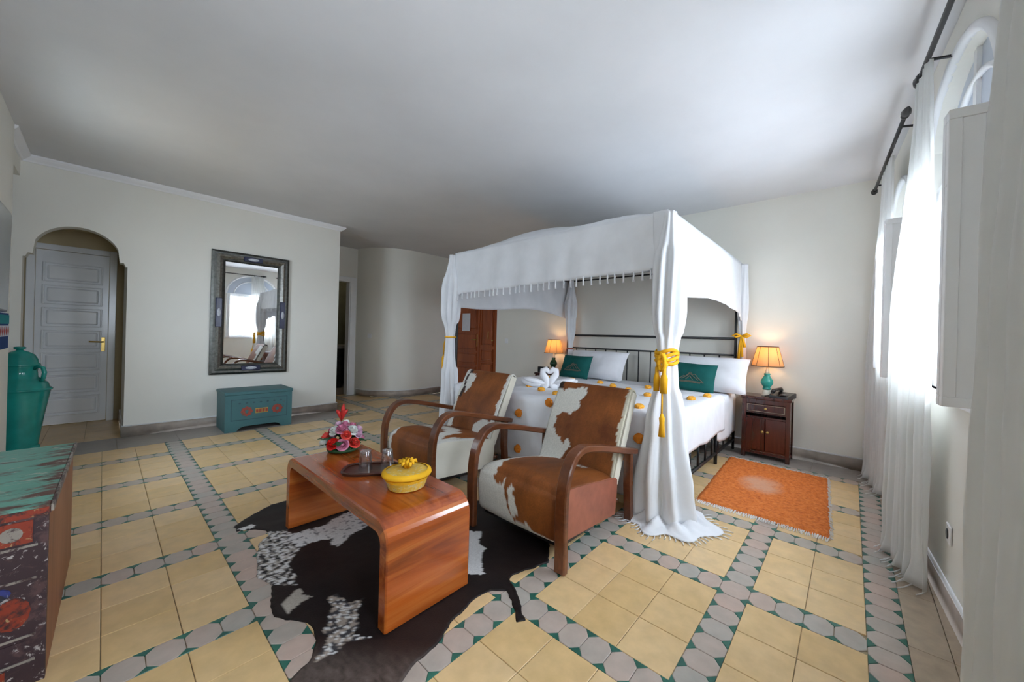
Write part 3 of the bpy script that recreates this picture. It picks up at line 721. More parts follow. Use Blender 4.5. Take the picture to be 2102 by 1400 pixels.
fb = box('front_board', TX1 - .02, TX1, TY0, TY1, 0, TZ - .03, 'trunk_front', tk)
box('lid', TX0 - .005, TX1 + .002, TY0 - .004, TY1 + .004, TZ - .03, TZ, 'trunk_top', tk, .003)
box('lid_batten', TX0 - .006, TX1 + .003, TY1 + .004, TY1 + .010, TZ - .022, TZ + .001, 'trunk_cream', tk)
xf = TX1
box('lid_front_band', TX1 + .002, TX1 + .006, TY0, TY1, TZ - .03, TZ - .006, 'trunk_red', tk)
box('orange_band', xf, xf + .004, TY0 + .01, TY1 - .03, .455, .525, 'trunk_red', fb)
for yy in (.115, .02, -.08): 
    rs = prism('rosette', [(yy + .022 * math.cos(t * PI / 8), .49 + .022 * math.sin(t * PI / 8)) for t in range(16)], xf + .004, xf + .006, 'trunk_cream', fb, 'x')
for zz in (.44, .335, .155, .075): box('pale_line', xf, xf + .003, TY0 + .01, TY1 - .02, zz, zz + .007, 'trunk_cream', fb)
prism('red_medallion', [(.0 + .075 * math.cos(t * PI / 16), .245 + .075 * math.sin(t * PI / 16)) for t in range(32)], xf, xf + .005, 'trunk_red', fb, 'x')
prism('medallion_rim', [(.0 + .085 * math.cos(t * PI / 16), .245 + .085 * math.sin(t * PI / 16)) for t in range(32)], xf, xf + .0035, 'trunk_cream', fb, 'x')
prism('blue_patch', [(.088 + .03 * math.cos(t * PI / 6), .31 + .02 * math.sin(t * PI / 6)) for t in range(12)], xf, xf + .004, 'trunk_blue', fb, 'x')
prism('red_patch', [(.12 + .035 * math.cos(t * PI / 6), .24 + .05 * math.sin(t * PI / 6)) for t in range(12)], xf, xf + .003, 'trunk_red', fb, 'x')
box('red_panel', xf, xf + .004, TY0 + .02, .085, .085, .148, 'trunk_red', fb); box('dark_square', xf, xf + .004, .095, .145, .09, .145, 'trunk_front', fb)
for k in range(7): box('red_flute', xf, xf + .004, -.12 + k * .035, -.10 + k * .035, .012, .068, 'trunk_red', fb)

# ------------------------------------------------------------------ television and woven strip on the near wall
tv = thing('television', 'flat black framed television tilted forward on the near wall', 'television', (-3.18, -.375, 1.205))
MT['screen'] = plain('tv_screen', (.30, .32, .32), .25, .05, 3)
tv.rotation_euler = (math.radians(-.6), 0, 0)
box('casing', -.55, .55, -.02, .018, 0, .575, 'black_plastic', tv, .006)
box('screen', -.535, .535, .017, .021, .015, .56, 'screen', tv)
box('bracket', -.1, .1, -.085, -.018, .2, .45, 'iron', tv)
MT['weave_blue'] = cloth('blue_weave', (.02, .05, .16)); MT['weave_teal'] = cloth('teal_weave', (.02, .20, .22)); MT['weave_red'] = cloth('red_weave', (.30, .06, .05)); MT['weave_pale'] = cloth('pale_weave', (.45, .48, .55))
wv = thing('woven_strip', 'blue woven strip with diamond pattern hanging under the television', 'textile', (-3.18, -.352, 1.0))
box('blue_ground', -.55, .55, -.006, 0, 0, .20, 'weave_blue', wv)
box('teal_band', -.55, .55, 0, .002, .14, .19, 'weave_teal', wv)
box('pale_band', -.55, .55, 0, .0015, .07, .13, 'weave_pale', wv)
for k in range(18): prism('diamond', [(-.52 + k * .06 - .02, .10), (-.52 + k * .06, .075), (-.52 + k * .06 + .02, .10), (-.52 + k * .06, .125)], .0015, .003, 'weave_red', wv, 'y')

# ------------------------------------------------------------------ switches and sockets
def plate(name, loc, normal, label, cat, sw=True):
    t = thing(name, label, cat, loc, math.atan2(normal[1], normal[0]))
    box('plate', 0, .008, -.04, .04, -.04, .04, 'white', t, .003)
    if sw: box('rocker', .008, .013, -.018, .018, -.026, .026, 'white', t, .002)
    else:
        lathe('socket_well', [(.022, 0), (.022, .003), (.018, .004)], 'black_plastic', t, 14, (0, 0, 0)).matrix_local = Matrix.Translation((.008, 0, 0)) @ Matrix.Rotation(PI / 2, 4, 'Y')
    return t
plate('light_switch', (-4.54, 4.5, 1.06), (0, -1), 'white light switch on the wall beside the mahogany door', 'switch')
plate('light_switch', (-6.58, 3.08, 1.08), (.45, -.89), 'white light switch on the curved wall by the bathroom doorway', 'switch')
plate('wall_socket', (.14, 4.5, .25), (0, -1), 'white socket low on the headboard wall next to the curtain', 'socket', False)
plate('wall_socket', (xw(2.42), 2.42, .33), (-1, 0), 'white socket low on the window wall between two curtains', 'socket', False)

# ------------------------------------------------------------------ cow hide rug
WHITE, BLACK, BROWN, DKB = (.74, .73, .72), (.004, .003, .0035), (.20, .075, .022), (.020, .010, .008)
OUT = [(-2.70,.51),(-2.75,.55),(-2.79,.60),(-2.84,.67),(-2.88,.73),(-2.88,.81),(-2.84,.95),(-2.72,1.10),(-2.66,1.30),(-2.58,1.50),(-2.38,1.56),(-2.15,1.62),(-1.9,1.72),(-1.6,1.78),(-1.38,1.76),(-1.31,1.69),(-1.20,1.55),(-1.15,1.48),(-1.18,1.40),(-1.22,1.29),(-1.21,1.26),(-1.13,1.225),(-1.08,1.19),(-.98,1.12),(-1.0,1.09),(-1.10,1.165),(-1.16,1.19),(-1.21,1.15),(-1.23,1.08),(-1.21,.99),(-1.19,.91),(-1.14,.81),(-1.14,.73),(-1.11,.66),(-1.05,.56),(-1.06,.45),(-1.18,.40),(-1.33,.38),(-1.38,.42),(-1.42,.49),(-1.49,.53),(-1.55,.54),(-1.61,.54),(-1.67,.50),(-1.74,.46),(-1.77,.46),(-1.86,.48),(-1.96,.51),(-2.08,.48),(-2.16,.50),(-2.27,.52),(-2.40,.56),(-2.46,.62),(-2.53,.62),(-2.59,.58),(-2.63,.51)]
PW1 = [(-2.35,.86),(-2.39,.95),(-2.42,1.04),(-2.16,1.04),(-2.14,.96),(-2.11,.89),(-2.06,.82),(-2.14,.83),(-2.19,.79),(-2.20,.75),(-2.18,.68),(-2.19,.65),(-2.33,.67),(-2.37,.71)]
PWL = [(-2.33,.67),(-2.37,.71),(-2.44,.70),(-2.50,.62),(-2.42,.53),(-2.27,.49),(-2.16,.47),(-2.08,.44),(-1.96,.49),(-1.88,.59),(-2.08,.60),(-2.18,.68)]
PW2 = [(-1.68,.65),(-1.69,.68),(-1.62,.69),(-1.57,.74),(-1.52,.69),(-1.45,.67),(-1.41,.63),(-1.35,.67),(-1.39,.61),(-1.37,.56),(-1.40,.53),(-1.39,.49),(-1.46,.54),(-1.54,.59),(-1.61,.63)]
PW3 = [(-1.71,1.36),(-1.62,1.45),(-1.57,1.38),(-1.47,1.34),(-1.42,1.26),(-1.32,1.20),(-1.40,1.12)]
PW4 = [(-1.79,.50),(-1.85,.57),(-1.74,.60),(-1.75,.55),(-1.70,.51),(-1.74,.50)]
NOSE = [(-2.66,.53),(-2.66,.58),(-2.60,.58),(-2.62,.54)]
def hide_col(x, y):
    dx = .018 * fbm(x, y, 3, 14); dy = .018 * fbm(x, y, 9, 14); X, Y = x + dx, y + dy
    sp = fbm(x, y, 1, 42) + .35 * fbm(x, y, 6, 90)
    if inpoly(X, Y, PWL): return WHITE if sp > .10 else ((.42, .38, .33) if sp > -.06 else (BLACK if sp < -.22 else (.20, .18, .17)))
    if inpoly(X, Y, PW2): return ((.36, .30, .25) if sp > .08 else WHITE) if sp > -.10 else (.05, .045, .05)
    if inpoly(X, Y, PW1): return WHITE if sp > -.38 else (.20, .20, .21)
    if inpoly(X, Y, PW3) or inpoly(X, Y, NOSE): return WHITE
    if inpoly(X, Y, PW4): return (.42, .38, .33)
    q = (x + 1.30) * .62 - (y - .78) * .78                # paler brown hair towards the neck end
    if q > .06 and y < .95:
        t = sm((q - .06) / .17) * (.55 + .45 * fbm(x * 1.5 + y, y * 4, 2, 16)); return tuple(a + (b - a) * t for a, b in zip(DKB, (.17, .13, .11)))
    return tuple(a + (b - a) * (.5 + .5 * fbm(x, y, 5, 4)) for a, b in zip(BLACK, DKB))
def fine_outline(P, step=.012):
    o = []
    for i, p in enumerate(P):
        q = P[(i + 1) % len(P)]; d = math.hypot(q[0] - p[0], q[1] - p[1]); n = max(1, int(d / step))
        for k in range(n):
            x, y = p[0] + (q[0] - p[0]) * k / n, p[1] + (q[1] - p[1]) * k / n
            o.append((x + .008 * fbm(x, y, 7, 30), y + .008 * fbm(x, y, 8, 30)))
    return o
def hide_rug():
    step = .0085; x0, x1, y0, y1 = -2.92, -.95, .36, 1.82
    O = fine_outline(OUT, .02); segs = [(Vector(O[i]), Vector(O[(i + 1) % len(O)])) for i in range(len(O))]
    nx, ny = int((x1 - x0) / step), int((y1 - y0) / step); idx = {}; V = []; C = []; F = []
    ins = {}
    for j in range(ny):
        yc = y0 + (j + .5) * step; near = []
        P = [(a, b) for a, b in segs if (a.y > yc) != (b.y > yc)]
        xs = sorted((b.x - a.x) * (yc - a.y) / (b.y - a.y) + a.x for a, b in P)
        for i in range(nx): ins[i, j] = sum(1 for q in xs if q > x0 + (i + .5) * step) % 2 == 1
    def snap(p):
        best = None
        for a, b in segs:
            if abs(a.x - p.x) > .05 or abs(a.y - p.y) > .05: continue
            d = b - a; t = max(0, min(1, (p - a).dot(d) / max(d.length_squared, 1e-9))); q = a + d * t; l = (q - p).length
            if best is None or l < best[0]: best = (l, q)
        return best[1] if best and best[0] < step * 1.1 else p
    def vid(i, j):
        if (i, j) not in idx:
            p = Vector((x0 + i * step, y0 + j * step)); idx[i, j] = len(V)
            edge = not all(ins.get((i - a, j - b), False) for a in (0, 1) for b in (0, 1))
            if edge: p = snap(p)
            x, y = p; V.append((x, y, .0015 if edge else .005 + .002 * fbm(x, y, 2, 6))); C.append(hide_col(x, y))
        return idx[i, j]
    for (i, j), ok in ins.items():
        if ok: F.append((vid(i, j), vid(i + 1, j), vid(i + 1, j + 1), vid(i, j + 1)))
    o = mk('cowhide_rug', V, F, 'hide', None, True, colors=C)
    s = o.modifiers.new('t', 'SOLIDIFY'); s.thickness = .0012; s.offset = -1
    return tag(o, 'black and white cowhide rug lying under the coffee table', 'rug')
hide_rug()

# ------------------------------------------------------------------ waterfall coffee table
tb = thing('coffee_table', 'polished red brown waterfall coffee table standing on the cowhide', 'table', (-1.905, .905, .0085))
TLx, TLy, TH, TT, TR = .585, .20, .412, .052, .085
def wf(t0, t1, n=10):
    """outline of the waterfall slab in (x,z)"""
    return None
outer = [(-TLx, 0), (-TLx, TH - TR)] + [(-TLx + TR - TR * math.cos(a), TH - TR + TR * math.sin(a)) for a in [k * PI / 2 / 8 for k in range(1, 9)]] + \
        [(TLx - TR + TR * math.sin(a), TH - TR + TR * math.cos(a)) for a in [k * PI / 2 / 8 for k in range(0, 9)]] + [(TLx, 0)]
ri = TR - TT * .75
inner = [(-TLx + TT, 0), (-TLx + TT, TH - TT - ri)] + [(-TLx + TT + ri - ri * math.cos(a), TH - TT - ri + ri * math.sin(a)) for a in [k * PI / 2 / 8 for k in range(1, 9)]] + \
        [(TLx - TT - ri + ri * math.sin(a), TH - TT - ri + ri * math.cos(a)) for a in [k * PI / 2 / 8 for k in range(0, 9)]] + [(TLx - TT, 0)]
def wf_part(name, i0, i1, m):
    bm = bmesh.new(); R_ = []
    for i in range(i0, i1 + 1):
        (a, b), (c, d) = outer[i], inner[i]
        e = .006
        R_.append([bm.verts.new(p) for p in ((a, -TLy + e, b), (a, TLy - e, b), (a + (c - a) * .1, TLy, b + (d - b) * .1), (c, TLy, d), (c, -TLy, d), (a + (c - a) * .1, -TLy, b + (d - b) * .1))])
    for A, Bq in zip(R_, R_[1:]):
        for k in range(6): bm.faces.new((A[k], A[(k + 1) % 6], Bq[(k + 1) % 6], Bq[k]))
    bm.faces.new(R_[0]); bm.faces.new(R_[-1][::-1])
    return bm_obj(name, bm, m, tb, False)
wf_part('end_panel', 0, 5, 'table_wood_v'); wf_part('table_top', 5, len(outer) - 6, 'table_wood'); wf_part('end_panel', len(outer) - 6, len(outer) - 1, 'table_wood_v')

# ------------------------------------------------------------------ things on the coffee table
ZT = .4215
# flowers
fl = thing('flower_arrangement', 'low bouquet of red, pink and white roses on the coffee table', 'flowers', (-2.355, .960, ZT))
for nm, c in (('rose_red', (.62, .012, .008)), ('rose_coral', (.72, .07, .05)), ('rose_pink', (.62, .22, .34)), ('rose_white', (.72, .74, .70)), ('rose_blush', (.66, .42, .55)), ('leaf_green', (.015, .07, .02)), ('lily_red', (.50, .02, .015))):
    MT[nm] = plain(nm, c, .6, .25, 40)
lathe('bowl', [(.05, 0), (.085, .008), (.09, .02), (.075, .03)], 'leaf_green', fl, 20)
def rose_mesh(r):
    bm = bmesh.new()
    for lay, (n, rad, tilt, hgt) in enumerate(((3, .30, .25, .75), (4, .55, .5, .7), (5, .8, .85, .55), (6, 1.0, 1.2, .35))):
        for k in range(n):
            a0 = 2 * PI * k / n + lay * .6; hw = PI / n * 1.25; rows = []
            for v in range(4):
                t = v / 3; rr = r * rad * (.35 + .65 * math.sin(t * PI / 2)); z = r * (-.4 + t * hgt * 1.3 - max(0, tilt - .6) * t * t * .5)
                rows.append([bm.verts.new((rr * math.cos(a0 + hw * s * (1 - .25 * t * t)), rr * math.sin(a0 + hw * s * (1 - .25 * t * t)), z - .06 * r * s * s)) for s in (-1, -.33, .33, 1)])
            for A, Bq in zip(rows, rows[1:]):
                for i in range(3): bm.faces.new((A[i], A[i + 1], Bq[i + 1], Bq[i]))
    bmesh.ops.create_uvsphere(bm, u_segments=8, v_segments=6, radius=r * .35)
    return bm
def rose(nm, x, y, z, r, m, tilt):
    o = bm_obj(nm, rose_mesh(r), m, fl, True); o.location = (x, y, z)
    d = Vector((tilt[0], tilt[1], tilt[2])).normalized(); o.rotation_euler = Vector((0, 0, 1)).rotation_difference(d).to_euler()
view = Vector((2.3, -1.0, .7)).normalized()
side = Vector((.40, .92, 0)).normalized()
def fpos(a, h, d): p = side * a + Vector((view.x, view.y, 0)).normalized() * d; return p.x, p.y, h
for nm, m, a, h, d, r in (('rose', 'rose_red', -.055, .070, .075, .040), ('rose', 'rose_coral', .062, .066, .075, .037), ('rose', 'rose_white', -.045, .135, .03, .038), ('rose', 'rose_white', -.105, .070, .03, .030)):
    x, y, z = fpos(a, h, d); rose(nm, x, y, z, r, m, (x * 5, y * 5, .55))
pal = ['rose_pink', 'rose_white', 'rose_blush', 'rose_pink', 'rose_blush', 'rose_pink', 'rose_coral']
for k in range(30):
    t = (k + .5) / 30; el = math.acos(1 - t * .95); az = k * 2.39996
    x, y, z = .105 * math.sin(el) * math.cos(az), .105 * math.sin(el) * math.sin(az), .045 + .125 * math.cos(el)
    if min((Vector((x, y, z)) - Vector(fpos(a, h, d))).length for a, h, d in ((-.055, .07, .075), (.062, .066, .075), (-.045, .135, .03), (-.105, .07, .03))) < .045: continue
    rose('rose', x, y, z, .024 + .006 * (k % 3), pal[k % 7], (x * 6, y * 6, z * 4))
for k in range(5):
    a = k * 1.256; x, y, z = fpos(-.015, .21, -.02)
    tube('lily_petal', [(x, y, z - .03), (x + .012 * math.cos(a), y + .012 * math.sin(a), z + .01), (x + .026 * math.cos(a), y + .026 * math.sin(a), z + .03), (x + .034 * math.cos(a), y + .034 * math.sin(a), z + .035)], [.004, .012, .01, .002], 'lily_red', fl, 6)
tube('lily_bud', [fpos(-.012, .21, -.02), fpos(-.008, .255, -.02), fpos(-.004, .285, -.02)], [.006, .012, .002], 'lily_red', fl, 6)
def leaf_mesh(name, base, d, L, w, m, parent):
    d = Vector(d).normalized(); s = d.cross(Vector((0, 0, 1))).normalized(); n = s.cross(d); bs = Vector(base); V = []
    for t, k in ((0, .15), (.3, .8), (.6, 1), (.85, .55), (1, .05)):
        c = bs + d * L * t - Vector((0, 0, 1)) * L * .35 * t * t
        V += [c - s * w * k, c + n * w * .25, c + s * w * k]
    mk(name, V, [f for i in range(4) for f in ((3 * i, 3 * i + 1, 3 * i + 4, 3 * i + 3), (3 * i + 1, 3 * i + 2, 3 * i + 5, 3 * i + 4))], m, parent, True)
for k in range(22):
    a = k * 2 * PI / 22; leaf_mesh('leaf', (.04 * math.cos(a), .04 * math.sin(a), .03 + .02 * (k % 3)), (math.cos(a), math.sin(a), .35 + .3 * (k % 2)), .075 + .02 * (k % 3), .022, 'leaf_green', fl)
# tray and glasses
ty = thing('serving_tray', 'dark wooden serving tray under the drinking glasses', 'tray', (-1.915, .925, ZT))
PT = [(.135 * math.copysign(abs(math.cos(a)) ** .6, math.cos(a)), .085 * math.copysign(abs(math.sin(a)) ** .6, math.sin(a))) for a in [k * 2 * PI / 28 for k in range(28)]]
prism('tray_base', PT, 0, .008, 'tray', ty)
tube('tray_rim', [(x, y, .012) for x, y in PT] + [(PT[0][0], PT[0][1], .012)], .007, 'tray', ty, 6)
ty.rotation_euler = (0, 0, .9)
for x, y, gl in ((-1.93, .90, 'clear upturned drinking glass on the tray, nearer the bouquet'), (-1.865, .985, 'clear upturned drinking glass on the tray, nearer the armchairs')):
    g = thing('drinking_glass', gl, 'glass', (x, y, ZT + .0085), 0, 'glasses on the tray')
    lathe('glass_wall', [(.034, 0), (.0345, .002), (.026, .098), (.0245, .1), (.0225, .098), (.0315, .004), (.032, .001)], 'glass', g, 24, cap=False)
    lathe('glass_base', [(.024, .084), (.0245, .1), (.001, .1005)], 'glass', g, 24)
# lidded basket
MT['straw'] = worn('yellow_coiled_straw', (.70, .43, .05), (.66, .52, .24), .44, 60, .8)
MT['straw_y'] = cloth('bright_yellow_raffia', (.78, .42, .02), 0, .8, .18, .5, 100)
bk = thing('lidded_basket', 'round yellow raffia basket with lid and tufted knob on the coffee table', 'basket', (-1.60, .945, ZT))
for k in range(9):
    r = .080 + .017 * (k / 8); lathe('coil', [(r - .006, .002 + k * .0062), (r + .002, .003 + k * .0062), (r + .0035, .006 + k * .0062), (r + .002, .0085 + k * .0062), (r - .006, .009 + k * .0062)], 'straw' if k < 6 else 'straw_y', bk, 28)
lid = lathe('lid', [(.02, .068), (.05, .067), (.09, .064), (.102, .062), (.106, .066), (.105, .074), (.092, .079), (.06, .084), (.02, .087), (.001, .088)], 'straw', bk, 32)
lathe('lid_rim', [(.092, .064), (.108, .058), (.113, .066), (.110, .078), (.094, .083)], 'straw_y', lid, 32, cap=False)
for k in range(14):
    a = k * 2.4; rr = .026 * math.sqrt((k + .5) / 14)
    tube('tuft', [(rr * .5 * math.cos(a), rr * .5 * math.sin(a), .09), (rr * 1.1 * math.cos(a), rr * 1.1 * math.sin(a), .118), (rr * 1.6 * math.cos(a), rr * 1.6 * math.sin(a), .128 - .012 * k / 14), (rr * 1.9 * math.cos(a), rr * 1.9 * math.sin(a), .108)], [.006, .009, .009, .003], 'straw_y', lid, 6)

# ------------------------------------------------------------------ two bentwood armchairs in cowhide
MT['hide_cream'] = cloth('cream_hide', (.70, .66, .55))
def arm_path():
    P = [(0, 0), (0, .12), (-.004, .25), (0, .36), (.012, .43), (.04, .495), (.085, .543), (.14, .562), (.20, .560), (.32, .535), (.46, .50), (.60, .463), (.76, .425)]
    out = []
    for i in range(len(P) - 1):       # catmull-rom
        p0, p1, p2, p3 = P[max(i - 1, 0)], P[i], P[i + 1], P[min(i + 2, len(P) - 1)]
        for k in range(4):
            t = k / 4; out.append(tuple(.5 * ((2 * p1[c]) + (-p0[c] + p2[c]) * t + (2 * p0[c] - 5 * p1[c] + 4 * p2[c] - p3[c]) * t * t + (-p0[c] + 3 * p1[c] - 3 * p2[c] + p3[c]) * t ** 3) for c in (0, 1)))
    out.append(P[-1]); return out
def armchair(loc, rz, label, pat, sidem='leather'):
    t = thing('armchair', label, 'armchair', loc, rz, 'cowhide armchairs')
    AP = arm_path()
    for sx in (-1, 1):
        bm = bmesh.new(); R_ = []
        hw, th = .032, .0175
        for i, (y, z) in enumerate(AP):
            a, b = AP[max(i - 1, 0)], AP[min(i + 1, len(AP) - 1)]; T_ = Vector((0, b[0] - a[0], b[1] - a[1])).normalized(); N_ = Vector((0, -T_.z, T_.y)); c = Vector((sx * .335, y, z))
            e = .006
            R_.append([bm.verts.new(c + Vector((u, 0, 0)) + N_ * w) for u, w in ((-hw, -th + e), (-hw + e, -th), (hw - e, -th), (hw, -th + e), (hw, th - e), (hw - e, th), (-hw + e, th), (-hw, th - e))])
        for A, Bq in zip(R_, R_[1:]):
            for k in range(8): bm.faces.new((A[k], A[(k + 1) % 8], Bq[(k + 1) % 8], Bq[k]))
        bm.faces.new(R_[0][::-1]); bm.faces.new(R_[-1]); bm_obj('arm', bm, 'arm_wood', t, False)
        prism('rear_leg', [(.70, 0), (.74, 0), (.715, .22), (.715, .435), (.675, .435), (.675, .22)], sx * .335 - .022, sx * .335 + .022, 'arm_wood', t, 'x')
    for yy, zz in ((.10, .15), (.66, .12)): tube('stretcher', [(-.286, yy, zz), (.286, yy, zz)], .014, 'arm_wood', t, 8)
    # seat block: profile in (y,z), top domed
    def seat_fn(u, v):
        # v runs from rear bottom, up over the top to the front bottom
        prof = [(.60, .06), (.615, .16), (.62, .265), (.60, .292), (.54, .305), (.42, .328), (.30, .348), (.18, .365), (.10, .372), (.055, .362), (.03, .33), (.018, .28), (.02, .20), (.03, .13), (.045, .105)]
        k = v * (len(prof) - 1); i = min(int(k), len(prof) - 2); f = k - i
        y = prof[i][0] + (prof[i + 1][0] - prof[i][0]) * f; z = prof[i][1] + (prof[i + 1][1] - prof[i][1]) * f
        s = 2 * u - 1; edge = 1 - abs(s) ** 6
        if 2 < k < 10: z += .022 * (1 - s * s) * math.sin(min(1, max(0, (k - 2) / 8)) * PI) - .02 * (1 - edge)
        elif k >= 9: y -= .012 * (1 - s * s)
        return (s * .298, y, z)
    st = grid('seat', 60, 56, seat_fn, 'hide', t, .012, colfn=lambda u, v: pat('seat', u, v))
    P = [(.60, .06), (.615, .16), (.62, .265), (.60, .285), (.54, .297), (.42, .315), (.30, .335), (.18, .350), (.10, .355), (.055, .345), (.03, .32), (.02, .20), (.03, .13), (.045, .105)]
    for sx in (-1, 1): prism('seat_side', P, sx * .287, sx * .300, sidem, t, 'x')
    box('seat_bottom', -.287, .287, .06, .60, .07, .09, 'black_plastic', t)
    # backrest slab, leaning
    lean = Matrix.Rotation(math.radians(-24), 4, 'X')
    o = Vector((0, .565, .262))
    hgt, thk = .565, .075
    def back_fn(u, v):
        s = 2 * u - 1
        # wrap front face: v 0 bottom -> 1 top, roll over the top
        if v < .86: z = v / .86 * hgt; y = -.02 * (1 - s * s) * math.sin(min(1, v / .86) * PI) - .012 * math.sin(v / .86 * PI)
        else:
            a = (v - .86) / .14 * PI; z = hgt + thk / 2 * math.sin(a); y = thk / 2 * (1 - math.cos(a))
        p = lean @ Vector((s * .292, y, z)); return tuple(p + o)
    grid('backrest', 60, 64, back_fn, 'hide', t, .01, colfn=lambda u, v: pat('back', u, v))
    def slabm(x0, x1, m, name, y0=.005, y1=None):
        y1 = thk - .004 if y1 is None else y1
        bm = bmesh.new(); v = [bm.verts.new(lean @ Vector((x, y, z)) + o) for z in (0.0, hgt + .02) for x in (x0, x1) for y in (y0, y1)]
        for f in ((0, 1, 3, 2), (4, 6, 7, 5), (0, 4, 5, 1), (2, 3, 7, 6), (0, 2, 6, 4), (1, 5, 7, 3)): bm.faces.new([v[i] for i in f])
        return bm_obj(name, bm, m, t)
    slabm(-.298, -.284, 'hide_cream', 'backrest_side'); slabm(.284, .298, 'hide_cream', 'backrest_side'); slabm(-.284, .284, 'leather', 'backrest_rear', .03)
    return t
LB = (.32, .10, .020); DBR = (.12, .030, .007)
def brown(u, v, k):
    n = .5 + .5 * fbm(u, v, k, 3.5); f = .5 + .5 * fbm(u * 6, v, k + 4, 14)
    c = tuple(a + (b - a) * n for a, b in zip(DBR, LB)); return tuple(x * (.85 + .3 * f) for x in c)
CW_ = (.70, .685, .62)
def jit(u, v, k, a=.035): return u + a * fbm(u, v, k, 7) + .012 * fbm(u, v, k, 26), v + a * fbm(u, v, k + 2, 7) + .012 * fbm(u, v, k + 2, 26)
def patA(part, u, v):     # nearer chair
    U, V = jit(u, v, 11)
    if part == 'back':
        P = [(-.1, .80), (.10, .80), (.22, .845), (.40, .87), (.47, .80), (.36, .72), (.40, .64), (.32, .54), (.20, .56), (.10, .50), (.12, .38), (.22, .30), (.30, .22), (.34, .30), (.42, .22), (.30, .04), (-.1, -.1)]
        if inpoly(U, V, P): return CW_
        if U < .06 and V > .80: return (.03, .018, .012)
        if U > .965: return (.62, .58, .45)
        return brown(u, v, 20)
    P = [(-.1, .16), (.20, .20), (.34, .16), (.44, .20), (.30, .28), (.16, .40), (.14, .48), (.22, .60), (.22, .70), (.30, .78), (.36, .72), (.40, .82), (.50, .92), (.72, .93), (.86, .97), (1.1, .96), (1.1, 1.1), (-.1, 1.1)]
    if inpoly(U, V, P): return CW_
    if inpoly(U, V, [(.42, .24), (.62, .30), (.78, .31), (.62, .36), (.55, .34)]) or inpoly(U, V, [(.44, .80), (.49, .70), (.52, .76), (.56, .88), (.5, .9)]): return CW_
    return brown(u, v, 24)
def patB(part, u, v):     # farther chair
    U, V = jit(u, v, 31)
    if part == 'back':
        if inpoly(U, V, [(.10, .84), (.25, .86), (.27, .62), (.18, .56), (.08, .64)]): return CW_
        if U < .05 or inpoly(U, V, [(-.1, .30), (.10, .28), (.10, .05), (-.1, -.1)]): return CW_
        if U > .95: return CW_
        if U < .14 and V > .5: return (.04, .02, .015)
        if inpoly(U, V, [(.55, -.1), (.62, .16), (.80, .26), (1.1, .3), (1.1, -.1)]): return CW_
        return brown(u, v, 41)
    if inpoly(U, V, [(.22, .42), (.36, .36), (.62, .34), (.82, .42), (.95, .55), (.93, .66), (.84, .62), (.78, .50), (.60, .44), (.40, .47), (.26, .50)]): return CW_
    if U < .10 and V > .45: return CW_
    if inpoly(U, V, [(1.1, .3), (.96, .36), (.93, .62), (.97, .9), (1.1, 1.)]): return CW_
    return brown(u, v, 44)
armchair((-1.39, 1.455, .0085), 0, 'brown and white cowhide armchair beside the near end of the coffee table', patA)
armchair((-2.54, 1.49, .0085), 0, 'mostly brown cowhide armchair standing behind the bouquet', patB, 'hide_cream')

# ------------------------------------------------------------------ four poster bed
BX, BY = -2.06, 3.40
HX, HY = 1.11, 1.0
bed = thing('four_poster_bed', 'wide black iron four poster bed with slatted headboard', 'bed', (BX, BY, 0))
for sx in (-1, 1):
    for sy in (-1, 1): tube('post', [(sx * HX, sy * HY, 0), (sx * HX, sy * HY, 1.99)], .014, 'iron', bed, 10); 
for sy in (-1, 1): tube('upper_rail', [(-HX, sy * HY, 1.965), (HX, sy * HY, 1.965)], .010, 'iron', bed, 8)
for sx in (-1, 1): tube('upper_rail', [(sx * HX, -HY, 1.965), (sx * HX, HY, 1.965)], .010, 'iron', bed, 8)
for z, r in ((1.185, .014), (1.005, .010), (.34, .012)): tube('headboard_rail', [(-HX, HY, z), (HX, HY, z)], r, 'iron', bed, 8)
for k in range(1, 14): tube('headboard_bar', [(-HX + 2 * HX * k / 14, HY, .34), (-HX + 2 * HX * k / 14, HY, 1.005)], .008, 'iron', bed, 6)
for sx in (-1, 1):
    for z in (.30, .10): tube('side_rail', [(sx * HX, -HY, z), (sx * HX, HY, z)], .014, 'iron', bed, 8)
    for k in range(1, 10): tube('side_bar', [(sx * HX, -HY + 2 * HY * k / 10, .10), (sx * HX, -HY + 2 * HY * k / 10, .30)], .009, 'iron', bed, 6)
    tube('middle_leg', [(sx * HX, .33, 0), (sx * HX, .33, .30)], .016, 'iron', bed, 8)
for z in (.30, .10): tube('foot_rail', [(-HX, -HY, z), (HX, -HY, z)], .014, 'iron', bed, 8)
box('bed_base', -HX + .02, HX - .02, -HY + .02, HY - .02, .26, .31, 'iron', bed)
bm = bmesh.new(); add_box(bm, -1.085, 1.085, -.985, .975, .312, .60, .05, 3); bm_obj('mattress', bm, 'sheet', bed, True)
